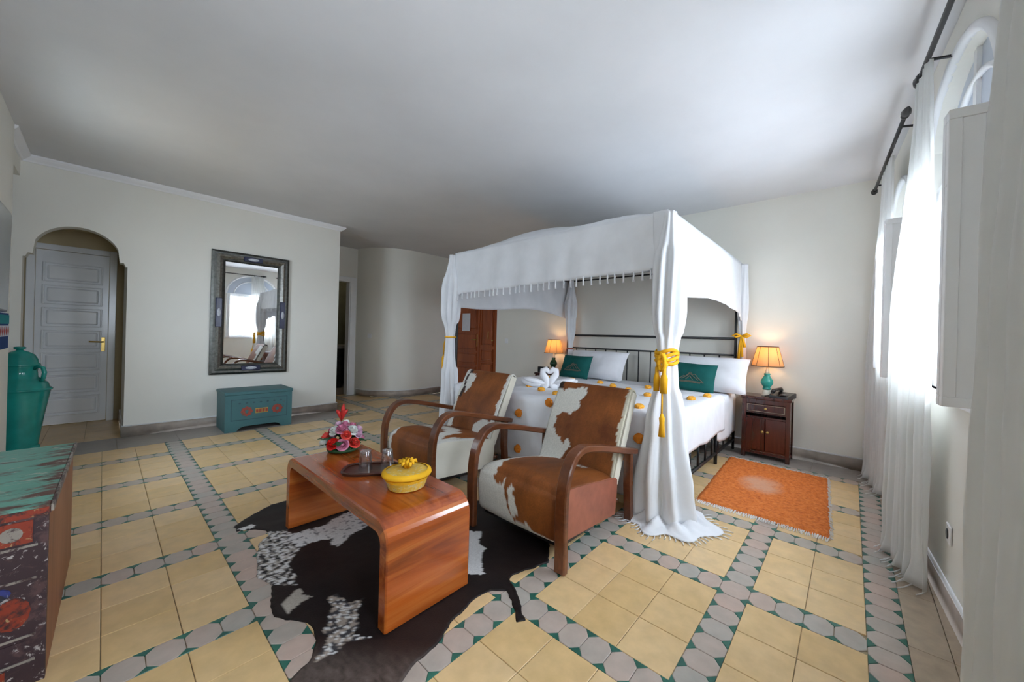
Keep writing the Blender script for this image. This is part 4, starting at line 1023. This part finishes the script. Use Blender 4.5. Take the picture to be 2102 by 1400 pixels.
# sheet at the head end
def drape(hw, y_head, y_foot, side, foot, top, gap, amp, k):
    S = hw + side; Lt = (y_head - y_foot) + foot
    def fn(u, v):
        s = (2 * u - 1) * S; t = v * Lt
        ds = max(0, abs(s) - hw); dt = max(0, t - (y_head - y_foot))
        sd = side + .0; ds = ds * (1 + .10 * fbm(t, k, 0, 2.5) )
        x = math.copysign(min(abs(s), hw) + gap * sm(ds / .04) + .012 * ds * math.sin(t * 14 + k), s)
        y = y_head - min(t, y_head - y_foot) - gap * sm(dt / .04) - .014 * dt * math.sin(s * 9 + k)
        q = max(ds, dt); z = top - q + .006 * sm(1 - q / .03) * 0
        if q < .03: z = top - .012 * (q / .03)
        z += amp * fbm(s, t, k, 3) * (1 if q <= 0 else 0)
        return (x, y, z)
    return fn
shf = thing('bed_sheet', 'plain white sheet hanging over the head end of the bed', 'sheet', (BX, BY, 0))
grid('sheet_cloth', 110, 30, drape(1.10, .985, .30, .40, 0, .612, .028, .006, 3), 'sheet', shf, .006)
cv = thing('bed_coverlet', 'white coverlet over the bed with golden pompoms, front ones painted a shaded orange', 'coverlet', (BX, BY, 0))
grid('coverlet_cloth', 130, 110, drape(1.10, .48, -1.0, .33, .57, .632, .04, .010, 8), 'sheet', cv, .008)
def pom_mesh(r, flat):
    bm = bmesh.new(); bmesh.ops.create_icosphere(bm, subdivisions=3, radius=1)
    for v in bm.verts:
        n = 1 + .22 * noise.noise(v.co * 6); v.co = v.co * n * r; v.co.z *= flat
    me = bpy.data.meshes.new('pompom'); bm.to_mesh(me); bm.free(); return me
pm_t = pom_mesh(.036, .62); pm_t.materials.append(MT['yellow_pom']); pm_f = pom_mesh(.036, .62); pm_f.materials.append(MT['shaded_pom'])
tops = [(-2.50, 2.82), (-2.25, 2.71), (-2.17, 3.66), (-1.93, 3.52), (-1.67, 3.36), (-1.63, 3.73), (-1.40, 3.20), (-1.115, 2.95), (-1.05, 3.31), (-1.00, 3.60), (-2.85, 2.80), (-2.80, 3.2), (-2.45, 3.3), (-2.10, 3.15), (-1.80, 2.95), (-1.45, 2.78), (-2.0, 2.62), (-1.7, 2.55), (-1.2, 2.6), (-2.55, 3.65), (-2.9, 3.6), (-1.32, 3.55)]
for x, y in tops:
    o = bpy.data.objects.new('pompom', pm_t); link(o, cv); o.location = (x - BX, y - BY, .648)
for x in (-2.86, -2.53, -2.195, -1.865, -1.53, -1.22, -1.08):
    for z in ((.615, .33) if abs(x + 1.865) < .02 or abs(x + 2.53) < .02 or abs(x + 1.22) < .05 else (.48, .17)):
        o = bpy.data.objects.new('pompom', pm_f); link(o, cv); o.location = (x - BX, -1.052 - .0 , z); o.rotation_euler = (PI / 2, 0, random.random())
# pillows and cushions
def pillow_mesh(w, h, t, n=22, pinch=.10):
    V = []; F = []
    for side_ in (1, -1):
        for j in range(n + 1):
            for i in range(n + 1):
                a, b = 2 * i / n - 1, 2 * j / n - 1
                k = (1 - a ** 4) * (1 - b ** 4); d = t / 2 * k ** .55 if k > 0 else 0
                x = a * w / 2 * (1 - pinch * (1 - abs(b)) * 0 - pinch * (1 - b * b) * .5 * abs(a)); z = b * h / 2 * (1 - pinch * (1 - a * a) * .5 * abs(b))
                d *= 1 + .10 * fbm(a, b, w * 9 + side_, 2.5)
                V.append((x, -side_ * d, z))
    m = (n + 1) * (n + 1)
    for j in range(n):
        for i in range(n):
            a = j * (n + 1) + i; F.append((a, a + 1, a + n + 2, a + n + 1)); F.append((m + a, m + a + n + 1, m + a + n + 2, m + a + 1))
    return V, F
def pillow(name, cx_, cyy, zb, w, h, t, lean, m, label, rz=0, ry=0):
    V, F = pillow_mesh(w, h, t); o = thing(name, label, 'pillow' if m == 'pillow' else 'cushion', (cx_, cyy, zb))
    p = mk('cover', [(x, y, z + h / 2) for x, y, z in V], F, m, o, True); o.rotation_euler = (lean, ry, rz)
    return o
pillow('pillow', -2.56, 4.10, .625, .86, .40, .20, -.50, 'pillow', 'white pillow behind the emblem cushion next to the far lamp')
pillow('pillow', -1.18, 4.10, .625, .80, .40, .21, -.50, 'pillow', 'white pillow behind the emblem cushion next to the near nightstand')
def emblem(parent, w, h, t=.12):
    for pts in ([(-.26, -.20), (-.14, -.04), (-.10, -.06), (-.02, .10), (.04, .02), (.09, .04), (.16, -.08), (.27, -.20)], [(-.18, -.16), (-.06, -.02), (-.02, .05), (.06, -.04), (.17, -.16)], [(-.09, -.16), (-.02, -.03), (.06, -.16)], [(-.28, -.22), (-.1, -.205), (.1, -.205), (.29, -.22)], [(-.22, -.245), (0, -.235), (.22, -.245)]):
        L = []
        for (xa, za), (xb, zb) in zip(pts, pts[1:]):
            for k in range(6): L.append((xa + (xb - xa) * k / 6, za + (zb - za) * k / 6))
        L.append(pts[-1])
        tube('emblem_stitch', [(x * w, -t / 2 * max(0, (1 - (2 * x) ** 4) * (1 - (2 * z) ** 4)) ** .55 * (1 + .10 * fbm(2 * x, 2 * z, w * 9 + 1, 2.5)) - .001, h / 2 + z * h) for x, z in L], .0042, 'gold_thread', parent, 5)
c1 = pillow('emblem_cushion', -2.70, 3.87, .635, .44, .31, .12, -.42, 'green_velvet', 'dark green velvet cushion with emblem leaning on the pillow by the far lamp'); emblem(c1, .44, .31)
c2 = pillow('emblem_cushion', -1.25, 3.87, .635, .46, .31, .12, -.42, 'green_velvet', 'dark green velvet cushion with emblem leaning on the pillow by the near nightstand', .05, .04); emblem(c2, .46, .31)
# towel swans
MT['towel'] = cloth('white_towel', (.86, .86, .88), 0, .95, .04, .5, 160)
ax = Vector((.80, .60, 0)).normalized()
for sg, nm in ((-1, 'white towel swan with its tail towards the far bed curtain'), (1, 'white towel swan with its tail towards the pillows')):
    t = thing('towel_swan', nm, 'towel', (-2.33, 2.93, .642), 0, 'towel swans on the coverlet')
    A = lambda a, z, d=0: tuple(ax * a * sg + Vector((-.60, .80, 0)) * d) [:2] + (z,)
    tube('neck', [A(.085, .02), A(.03, .015), A(.012, .035), A(.035, .085), A(.068, .13), A(.066, .165), A(.035, .178), A(.008, .155), A(.004, .135)], [.036, .036, .036, .034, .033, .032, .030, .022, .008], 'towel', t, 12)
    tube('body', [A(.05, .028), A(.12, .04), A(.20, .04), A(.25, .05), A(.285, .075)], [.03, .044, .04, .028, .008], 'towel', t, 12)
    for d in (-.04, .04): tube('wing', [A(.07, .04, d * .6), A(.14, .06, d), A(.22, .075, d * .9), A(.26, .085, d * .7)], [.012, .024, .018, .005], 'towel', t, 8)

# ------------------------------------------------------------------ canopy
cn = thing('bed_canopy', 'white cotton bed canopy with tasselled valances over the iron frame', 'canopy', (BX, BY, 1.99))
cn.location = (0, 0, 0)
X0, X1, Y0, Y1 = -3.185, -.925, 2.385, 4.42
def top_fn(u, v):
    x, y = X0 + (X1 - X0) * u, Y0 + (Y1 - Y0) * v
    ex = 1 - abs(2 * u - 1) ** 3.2; ey = math.sin(PI * min(1, v * 1.05)) ** .8 if 0 < v < .95 else 0
    hump = .22 + .10 * math.exp(-((u - .34) / .2) ** 2) + .10 * math.exp(-((u - .84) / .12) ** 2)
    return (x, y, 2.0 + hump * ex * ey + .008 * fbm(x, y, 1, 4))
grid('top_cloth', 70, 60, top_fn, 'canopy', cn, .004)
def vfold(s, k): return .010 * math.sin(s * 21 + k) + .014 * fbm(s, k, 0, 5)
def fv(u, v):
    x = X0 + (X1 - X0) * u; z = 2.0 - (.435 - .05 * u + .012 * fbm(x, 3, 0, 3) + .05 * max(0, 1 - u / .06)) * v
    return (x, Y0 - .012 - .05 * v * .5 + vfold(x, 0) * v * 1.2, z)
grid('front_valance', 110, 16, fv, 'canopy', cn, .004)
def rv(u, v):
    y = Y0 + (Y1 - Y0) * u; m_ = min(u, 1 - u)
    L = .62 if m_ < .055 else (.585 if m_ < .085 else .545 - .045 * sm((m_ - .085) / .35))
    return (X1 + .012 + .02 * v + .5 * vfold(y, 5) * v, y, 2.0 - L * v)
grid('side_valance', 120, 14, rv, 'canopy', cn, .004)
def lv(u, v):
    y = Y0 + (Y1 - Y0) * u; L = .56 + .025 * math.sin(u * 7) - .045 * math.sin(u * PI)
    return (X0 - .012 - .03 * v + .6 * vfold(y, 9) * v, y, 2.0 - L * v)
grid('side_valance', 90, 14, lv, 'canopy', cn, .004)
def flap(u, v):
    a = v; x = X0 - .01 - (.20 * u + .02 * math.sin(u * 9)) * (a ** 1.1) * .9; z = 2.0 - (.60 + .16 * math.sin(u * PI * .8) - .08 * u) * v
    return (x, Y0 - .01 + .10 * u - .03 * math.sin(u * 11) * v, z)
grid('corner_flap', 26, 18, flap, 'canopy', cn, .004)
def flap2(u, v):
    x = X1 + .0 - .10 * u * (1 - v * .2) ; z = 2.0 - (.50 + .10 * (1 - u)) * v
    return (x, Y0 - .03 - .035 * math.sin(u * PI) * v, z)
grid('corner_flap', 16, 16, flap2, 'canopy', cn, .004)
bmT = bmesh.new(); 
def tassel(x, y, z, parent, m='canopy', s=1.0):
    bm = bmesh.new(); add_tube(bm, [(x, y, z + .012 * s), (x + .002, y, z - .012 * s), (x, y, z - .03 * s), (x + .003, y, z - .055 * s)], [.004 * s, .0075 * s, .006 * s, .009 * s], 6); return bm_obj('tassel', bm, m, parent, True)
bmT.free()
for k in range(34):
    u = (k + .5) / 34; p = fv(u, 1); tassel(p[0], p[1] - .004, p[2] - .004, cn)
for u in (.35, .6, .8, .95): p = flap(u, 1); tassel(p[0], p[1], p[2], cn, 'canopy', 1.3)

# ------------------------------------------------------------------ bed curtains with rope tie backs
def bed_curtain(loc, prof, label, ripple=9, ecc=1.0, rot=0, puddle=False, ph=0):
    t = thing('bed_curtain', label, 'curtain', loc)
    zs = [p[0] for p in prof]
    def rad(z):
        for (z0, r0), (z1, r1) in zip(prof, prof[1:]):
            if z1 <= z <= z0: return r0 + (r1 - r0) * sm((z0 - z) / (z0 - z1))
        return prof[-1][1]
    def fn(u, v):
        z = zs[0] + (zs[-1] - zs[0]) * v; a = 2 * PI * u; r = rad(z)
        k = 1 + (.22 if r > .07 else .10) * math.sin(ripple * a + ph + 2.2 * math.sin(v * 3)) + .10 * math.sin(3 * a + v * 4 + ph)
        x, y = r * k * math.cos(a) * ecc, r * k * math.sin(a)
        return (x * math.cos(rot) - y * math.sin(rot), x * math.sin(rot) + y * math.cos(rot), z)
    grid('curtain_cloth', 120, 70, fn, 'canopy', t, .004, wrap=True)
    if puddle:
        def pf(u, v):
            a = 2 * PI * u; r = .05 + v * (.165 + .10 * max(0, math.cos(a - .35)) ** 2 + .02 * max(0, math.cos(a + 2.2)) + .03 * math.sin(7 * a))
            z = .022 + .045 * math.exp(-((v - .5) / .25) ** 2) * (1 + .9 * math.sin(9 * a + 4 * v + fbm(a, v, 3, 2))) * .6 + .016 * math.sin(19 * a + 9 * v) * (1 - v) + .012 * fbm(a * 2, v * 3, 2, 2)
            return (r * math.cos(a) + .02 * v, r * math.sin(a) - .03 * v, max(.006, z * (1 - .75 * v ** 3)))
        grid('curtain_hem', 130, 22, pf, 'canopy', t, .005, wrap=True)
        for k in range(34):
            a = -2.9 + k * .115; x, y, z = pf((a / (2 * PI)) % 1, 1); L = .035 + .03 * random.random()
            tube('fringe_strand', [(x, y, .008), (x + L * .6 * math.cos(a + .2), y + L * .6 * math.sin(a + .2), .006), (x + L * math.cos(a), y + L * math.sin(a), .005)], .003, 'canopy', t, 5)
    return t
bed_curtain((-.912, 2.365, 0), [(1.98, .035), (1.62, .085), (1.35, .085), (1.02, .052), (.92, .058), (.6, .10), (.2, .145), (.025, .16)], 'white bed curtain tied with a thick yellow tassel rope, spilling on the floor', 8, 1.05, .6, True)
bed_curtain((-3.215, 2.36, 0), [(1.98, .03), (1.6, .085), (1.4, .085), (1.12, .045), (1.02, .05), (.7, .075), (.3, .09), (.03, .10)], 'white bed curtain tied back in front of the mahogany door', 7, 1.0, 0, False, 1)
bed_curtain((-.885, 4.40, 0), [(1.98, .03), (1.5, .05), (1.22, .03), (1.05, .035), (.72, .035)], 'white bed curtain with a ribbon bow beside the near nightstand lamp', 6, 1, 0, False, 2)
bed_curtain((-3.10, 4.36, 0), [(1.98, .03), (1.6, .075), (1.3, .065), (1.0, .03), (.9, .035), (.66, .04)], 'white bed curtain hanging between the headboard and the far lamp', 6, 1, 0, False, 3)
tr = thing('tie_back', 'thick yellow rope tie back with long tassels on the bed curtain', 'tie back', (-.912, 2.365, 1.03))
for k in range(4): tube('rope_loop', [(.066 * math.cos(a), .066 * math.sin(a), -.02 + .022 * k + .012 * math.sin(2 * a + k)) for a in [i * 2 * PI / 20 for i in range(21)]], .012, 'yellow_rope', tr, 7)
d_ = Vector((.0, -1, 0))
fx, fy = .016, -.098
for k in range(7):
    a = k * .9; tube('rope_knot', [(fx + .03 * math.cos(a), fy - .012, .05 * math.sin(a) - .01), (fx + .02 * math.cos(a + 1.5), fy - .03, .05 * math.sin(a + 1.5) - .02), (fx + .03 * math.cos(a + 2.8), fy - .014, .045 * math.sin(a + 2.8) - .03)], .013, 'yellow_rope', tr, 7)
for dx, z1, r_ in ((-.03, -.20, .02), (.016, -.21, .024)):
    tube('short_tassel', [(fx + dx, fy - .02, -.05), (fx + dx, fy - .022, -.09), (fx + dx, fy - .022, -.12), (fx + dx, fy - .022, z1)], [.012, .012, r_, r_ * .95], 'yellow_rope', tr, 10)
tube('hanging_cord', [(fx, fy - .02, -.1), (fx + .012, fy - .034, -.22), (fx + .02, fy - .05, -.34)], .006, 'yellow_rope', tr, 6)
tube('long_tassel', [(fx + .02, fy - .05, -.33), (fx + .022, fy - .052, -.36), (fx + .024, fy - .055, -.39), (fx + .026, fy - .06, -.47)], [.006, .018, .015, .021], 'yellow_rope', tr, 10)
tr = thing('tie_back', 'thin golden cord tie back on the curtain before the mahogany door', 'tie back', (-3.215, 2.36, 1.12))
tube('rope_loop', [(.055 * math.cos(a), .055 * math.sin(a), 0) for a in [i * 2 * PI / 20 for i in range(21)]], .008, 'yellow_rope', tr, 7)
tube('hanging_cord', [(-.055, -.02, 0), (-.085, -.02, -.08), (-.09, -.02, -.2)], .006, 'yellow_rope', tr, 6); tube('long_tassel', [(-.09, -.02, -.19), (-.09, -.02, -.22), (-.085, -.02, -.36)], [.006, .018, .02], 'yellow_rope', tr, 9)
tr = thing('tie_back', 'yellow ribbon bow tied on the curtain above the near nightstand', 'tie back', (-.885, 4.40, 1.215))
tube('rope_loop', [(.04 * math.cos(a), .04 * math.sin(a), 0) for a in [i * 2 * PI / 16 for i in range(17)]], .012, 'yellow_rope', tr, 7)
for sg in (-1, 1): tube('bow_loop', [(0, -.045, 0), (sg * .05, -.055, .022), (sg * .085, -.05, .004), (sg * .05, -.055, -.012), (0, -.05, 0)], [.006, .012, .012, .012, .006], 'yellow_rope', tr, 7)
for dx, L in ((-.012, .24), (.02, .12), (.006, .22)): tube('ribbon_end', [(0, -.05, 0), (dx, -.058, -L * .4), (dx * 1.8, -.055, -L)], [.008, .013, .014], 'yellow_rope', tr, 7)
tr = thing('tie_back', 'dark red and white cord tie back by the far lamp', 'tie back', (-3.10, 4.36, .99))
MT['dull_red'] = cloth('dull_red_cord', (.35, .12, .09)); tube('rope_loop', [(.038 * math.cos(a), .038 * math.sin(a), 0) for a in [i * 2 * PI / 16 for i in range(17)]], .012, 'dull_red', tr, 7)
tube('hanging_cord', [(-.03, -.03, 0), (-.045, -.035, -.03), (-.05, -.035, -.08)], .008, 'dull_red', tr, 6)

# ------------------------------------------------------------------ nightstands
def nightstand(cx_, cyy, label):
    t = thing('nightstand', label, 'nightstand', (cx_, cyy, 0), 0, 'nightstands beside the bed')
    w, d, h = .205, .135, .615
    bm = bmesh.new(); add_box(bm, -w - .012, w + .012, -d - .01, d, h - .03, h, .008, 2); bm_obj('top_board', bm, 'dark_wood', t)
    for sx in (-1, 1):
        for sy in (-1, 1): box('leg', sx * (w - .018) - .018, sx * (w - .018) + .018, sy * (d - .018) - .018, sy * (d - .018) + .018, 0, h - .03, 'dark_wood', t, .002)
    for sx in (-1, 1): box('side_panel', sx * (w - .016) - .006, sx * (w - .016) + .006, -d + .03, d - .03, .07, h - .03, 'dark_wood', t)
    box('back_panel', -w + .03, w - .03, d - .02, d - .01, .07, h - .03, 'dark_wood', t)
    for z in (.07, .40, .445): box('shelf', -w + .02, w - .02, -d + .012, d - .02, z, z + .014, 'dark_wood', t)
    box('upper_rail', -w + .034, w - .034, -d + .004, -d + .02, .545, h - .03, 'dark_wood', t)
    dr = box('drawer', -w + .036, w - .036, -d + .0, -d + .14, .461, .540, 'dark_wood', t, .002)
    MT.setdefault('dull_gold', plain('dull_gilt_line', (.20, .15, .10), .45, .3, 40))
    for q in ((-w + .045, w - .045, .466, .471), (-w + .045, w - .045, .530, .535), (-w + .045, -w + .05, .471, .53), (w - .05, w - .045, .471, .53)): box('gilt_line', q[0], q[1], -d - .002, -d, q[2], q[3], 'dull_gold', dr)
    lathe('knob', [(.012, 0), (.012, .004)], 'brass', dr, 10, (0, 0, 0)).matrix_local = Matrix.Translation((0, -d, .50)) @ Matrix.Rotation(PI / 2, 4, 'X')
    for sx in (-1, 1):
        dd = box('door', min(sx * .003, sx * (w - .036)), max(sx * .003, sx * (w - .036)), -d + .002, -d + .016, .086, .398, 'dark_wood', t, .002)
        pl_ = lathe('pull_plate', [(.013, 0), (.013, .004), (.004, .008)], 'brass', dd, 12); pl_.matrix_local = Matrix.Translation((sx * .022, -d + .002, .27)) @ Matrix.Rotation(PI / 2, 4, 'X')
    box('apron', -w + .034, w - .034, -d + .004, -d + .016, .045, .068, 'dark_wood', t)
    return t
nightstand(-.628, 4.345, 'dark red lacquer nightstand carrying the telephone'); nightstand(-3.42, 4.345, 'dark red lacquer nightstand at the far side of the bed')
# lamps
MT['shade'] = bpy.data.materials.new('parchment_shade'); MT['shade'].use_nodes = True
nt0 = MT['shade'].node_tree; b0 = nt0.nodes['Principled BSDF']; out0 = nt0.nodes['Material Output']
b0.inputs['Base Color'].default_value = (.50, .30, .16, 1); b0.inputs['Roughness'].default_value = .8
t0 = nt0.nodes.new('ShaderNodeBsdfTranslucent'); t0.inputs[0].default_value = (.75, .42, .16, 1); m0 = nt0.nodes.new('ShaderNodeMixShader'); m0.inputs[0].default_value = .38
nt0.links.new(b0.outputs[0], m0.inputs[1]); nt0.links.new(t0.outputs[0], m0.inputs[2]); nt0.links.new(m0.outputs[0], out0.inputs[0])
MT['shade_trim'] = plain('brown_shade_trim', (.07, .03, .018), .7, .2, 20)
def lamp(x, y, z, label, body):
    t = thing('table_lamp', label, 'lamp', (x, y, z), 0, 'bedside lamps')
    lathe('foot', [(.045, 0), (.046, .012), (.038, .03), (.036, .055), (.030, .06)], 'cream', t, 20)
    lathe('body', [(.022, .058), (.034, .064), (.040, .074), (.028, .084), (.04, .10), (.056, .13), (.054, .155), (.036, .185), (.024, .205), (.030, .218), (.026, .226)], body, t, 24)
    lathe('neck', [(.018, .225), (.018, .25), (.012, .262), (.012, .31)], 'cream', t, 14)
    S = lathe('shade', [(.142, .30), (.092, .495)], 'shade', t, 32, cap=False)
    for r, zz in ((.1425, .30), (.0925, .495)): tube('shade_trim', [(r * math.cos(a), r * math.sin(a), zz) for a in [i * 2 * PI / 32 for i in range(33)]], .004, 'shade_trim', S, 6)
    for k in range(8):
        a = k * PI / 4 + .2; tube('shade_rib', [(.143 * math.cos(a), .143 * math.sin(a), .30), (.093 * math.cos(a), .093 * math.sin(a), .495)], .002, 'shade_trim', S, 5)
    MT.setdefault('bulb', None)
    if MT['bulb'] is None:
        m = bpy.data.materials.new('lit_bulb'); m.use_nodes = True; e = m.node_tree.nodes['Principled BSDF']; e.inputs['Emission Color'].default_value = (1, .62, .28, 1); e.inputs['Emission Strength'].default_value = 5; MT['bulb'] = m
    lathe('bulb', [(.012, .31), (.026, .34), (.03, .37), (.02, .395), (.004, .402)], 'bulb', t, 14)
    l = bpy.data.lights.new('bulb_light', 'POINT'); l.energy = LAMP_W; l.color = (1, .60, .26); l.shadow_soft_size = .035
    lo = bpy.data.objects.new('bulb_light', l); link(lo, t); lo.location = (0, 0, .42)
    return t
LAMP_W = 1.8
MT['backlit_lamp'] = plain('backlit_lamp_glaze', (.012, .06, .03), .15, .3, 16)  # darkness of a backlit lamp base put into the glaze colour
lamp(-.64, 4.34, .6155, 'lit table lamp with turquoise gourd base beside the telephone', 'teal_lamp'); lamp(-3.38, 4.34, .6155, 'lit table lamp beyond the bed, base painted dark as if backlit', 'backlit_lamp')
# telephone
ph = thing('telephone', 'black desk telephone with handset on the nightstand', 'telephone', (-.50, 4.30, .6155), -.3)
prism('base', [(-.085, 0), (.085, 0), (.085, .045), (.06, .052), (-.085, .02)], -.085, .085, 'black_plastic', ph, 'x')
box('keypad', .0, .06, -.07, .0, .030, .036, 'black_plastic', ph, .002)
for i in range(3):
    for j in range(3): box('key', .008 + i * .017, .02 + i * .017, -.06 + j * .017, -.048 + j * .017, .036, .040, 'screen', ph)
tube('handset', [(-.05, -.09, .052), (-.05, -.07, .068), (-.05, -.04, .074), (-.05, .04, .078), (-.05, .07, .075), (-.05, .09, .06)], [.018, .021, .014, .014, .021, .018], 'black_plastic', ph, 10)
tube('cord', [(-.05, -.095, .05), (-.08, -.10, .02), (-.12, -.085, .008), (-.14, -.05, .006), (-.12, -.02, .006)], .004, 'black_plastic', ph, 6)
bx_ = thing('tissue_box', 'small black box on the nightstand beyond the bed', 'box', (-3.53, 4.29, .6155))
bm = bmesh.new(); add_box(bm, -.075, .075, -.05, .05, 0, .085, .008, 2); bm_obj('box_body', bm, 'black_plastic', bx_); box('box_slot', -.04, .04, -.012, .012, .085, .087, 'cream', bx_)

# ------------------------------------------------------------------ orange rug
MT['rug_white'] = cloth('white_rug_fringe', (.74, .72, .70))
m, nt, b = base_mat('orange_shag'); MT['shag'] = m
tcg = node(nt, 'ShaderNodeTexCoord'); fA = noise_n(nt, tcg.outputs['Object'], 40, 6, .7); fB = noise_n(nt, tcg.outputs['Object'], 6, 4)
gd = node(nt, 'ShaderNodeTexGradient', gradient_type='SPHERICAL'); mp = node(nt, 'ShaderNodeMapping'); mp.inputs['Location'].default_value = (.25, 0, 0); mp.inputs['Scale'].default_value = (4.6, 3.4, 4.0)
nt.links.new(tcg.outputs['Object'], mp.inputs['Vector']); nt.links.new(mp.outputs[0], gd.inputs[0])
ad = node(nt, 'ShaderNodeMath', operation='MULTIPLY'); nt.links.new(gd.outputs['Fac'], ad.inputs[0]); nt.links.new(fB, ad.inputs[1])
nt.links.new(mix(nt, ramp(nt, ad.outputs[0], [(.10, (0, 0, 0)), (.34, (.75, .75, .75))]), ramp(nt, fA, [(.3, (.42, .075, .008)), (.5, (.66, .17, .025)), (.72, (.78, .26, .06))]), (.62, .36, .24)), b.inputs['Base Color'])
b.inputs['Roughness'].default_value = .95; bump(nt, b, fA, .8, .01)
rg = thing('shag_rug', 'orange shag rug with pale fringe on the tiles beside the bed', 'rug', (-.475, 3.40, 0))
RC = [(-.835, 2.78), (-.065, 2.78), (-.125, 4.0), (-.90, 4.05)]
def rfn(u, v):
    a = Vector(RC[0]).lerp(Vector(RC[1]), u); c = Vector(RC[3]).lerp(Vector(RC[2]), u); p = a.lerp(c, v)
    e = min(u, 1 - u, v, 1 - v); wob = .006 * fbm(p.x, p.y, 4, 20)
    return (p.x + .475 + wob, p.y - 3.40 + wob, .004 + (.016 + .006 * fbm(p.x, p.y, 1, 45)) * sm(e / .03))
grid('rug_pile', 90, 120, rfn, 'shag', rg, 0)
prism('rug_backing', [(x + .475, y - 3.4) for x, y in RC], .0005, .004, 'rug_white', rg)
V, F = [], []
bm = bmesh.new()
for k in range(120):
    u = (k + random.random()) / 120
    for v, dy in ((0, -1), (1, 1)):
        p = rfn(u, v); L = .028 + .02 * random.random(); dx = (random.random() - .5) * .02
        add_tube(bm, [(p[0], p[1] - dy * .008, .008), (p[0] + dx * .5, p[1] + dy * L * .5, .006), (p[0] + dx, p[1] + dy * L, .003)], .0022, 4)
for k in range(90):
    v = (k + random.random()) / 90; p = rfn(1, v); L = .006 + .01 * random.random(); add_tube(bm, [(p[0] - .005, p[1], .01), (p[0] + L, p[1] + .004, .004)], .003, 4)
fo = bm_obj('fringe', bm, 'rug_white', rg); fo['kind'] = 'stuff'

# ------------------------------------------------------------------ window curtains on rods
def curtain(label, top, bot, folds, amp, seed, hem=.02, fringe=True):
    t = thing('window_curtain', label, 'curtain', (0, 0, 0), 0, 'sheer curtains on the window wall')
    (ts0, td0), (ts1, td1) = top; (bs0, bd0), (bs1, bd1) = bot; zt = 2.47
    def fn(u, v):
        k = sm(min(1, v / .55)); s0, d0, s1, d1 = ts0 + (bs0 - ts0) * k, td0 + (bd0 - td0) * k, ts1 + (bs1 - ts1) * k, td1 + (bd1 - td1) * k
        uu = u + .02 * fbm(u * 3, v * 1.5, seed, 1.5); ph = 2 * PI * folds * uu
        a = amp * (.45 + .55 * v) * (1 + .5 * fbm(u, v, seed + 2, 4))
        L = math.hypot(s1 - s0, d1 - d0); ns, nd = -(d1 - d0) / L, (s1 - s0) / L
        w = math.sin(ph) + .3 * math.sin(2.3 * ph + seed)
        s, d = s0 + (s1 - s0) * u + ns * a * w, d0 + (d1 - d0) * u + nd * a * w
        z = zt + (hem - zt) * v
        if v > .96: d -= .03 * (v - .96) / .04 * (.5 + .5 * math.sin(ph * .5 + seed))
        p = PW(s, min(d, -.014), z); return tuple(p)
    grid('curtain_cloth', 110, 60, fn, 'sheer', t, .003)
    if fringe:
        for k in range(16):
            u = (k + .5) / 16; p = Vector(fn(u, 1)); L = .03 + .03 * random.random()
            tube('fringe_strand', [p + Vector((0, 0, .004)), p + Vector((-L * .5, -L * .5, -.01)), p + Vector((-L * .9, -L * .8, -.015))], .003, 'sheer', t, 5)
    return t
curtain('sheer white curtain drawn beside the folded grey shutter', ((.75, -.13), (1.40, -.13)), ((.70, -.15), (1.40, -.17)), 7, .028, 3)
curtain('sheer white curtain gathered between the two windows', ((2.42, -.10), (2.66, -.10)), ((2.46, -.075), (2.90, -.145)), 6, .020, 11)
curtain('sheer white curtain in the corner next to the headboard wall', ((3.50, -.09), (3.90, -.09)), ((3.78, -.055), (4.34, -.11)), 6, .018, 17)
def rod(s0, s1, label):
    t = thing('curtain_rod', label, 'curtain rod', (0, 0, 0))
    zr = 2.50
    tube('pole', [PW(s0, -.10, zr), PW(s1, -.10, zr)], .011, 'iron', t, 10)
    for s, sg in ((s0, -1), (s1, 1)):
        c = PW(s, -.10, zr); dv = Vector((-.063, 1, 0)).normalized() * sg
        tube('finial', [c - dv * .01, c + dv * .015, c + dv * .02, c + dv * .05, c + dv * .085, c + dv * .12], [.012, .02, .012, .024, .017, .003], 'iron', t, 10)
    for s in (s0 + .12, s1 - .12): tube('bracket', [PW(s, -.10, zr), PW(s, -.05, zr - .01), PW(s, -.001, zr - .02)], .007, 'iron', t, 6)
    return t
rod(.7, 2.60, 'black iron curtain rod over the near window'); rod(3.02, 4.30, 'black iron curtain rod over the far window')
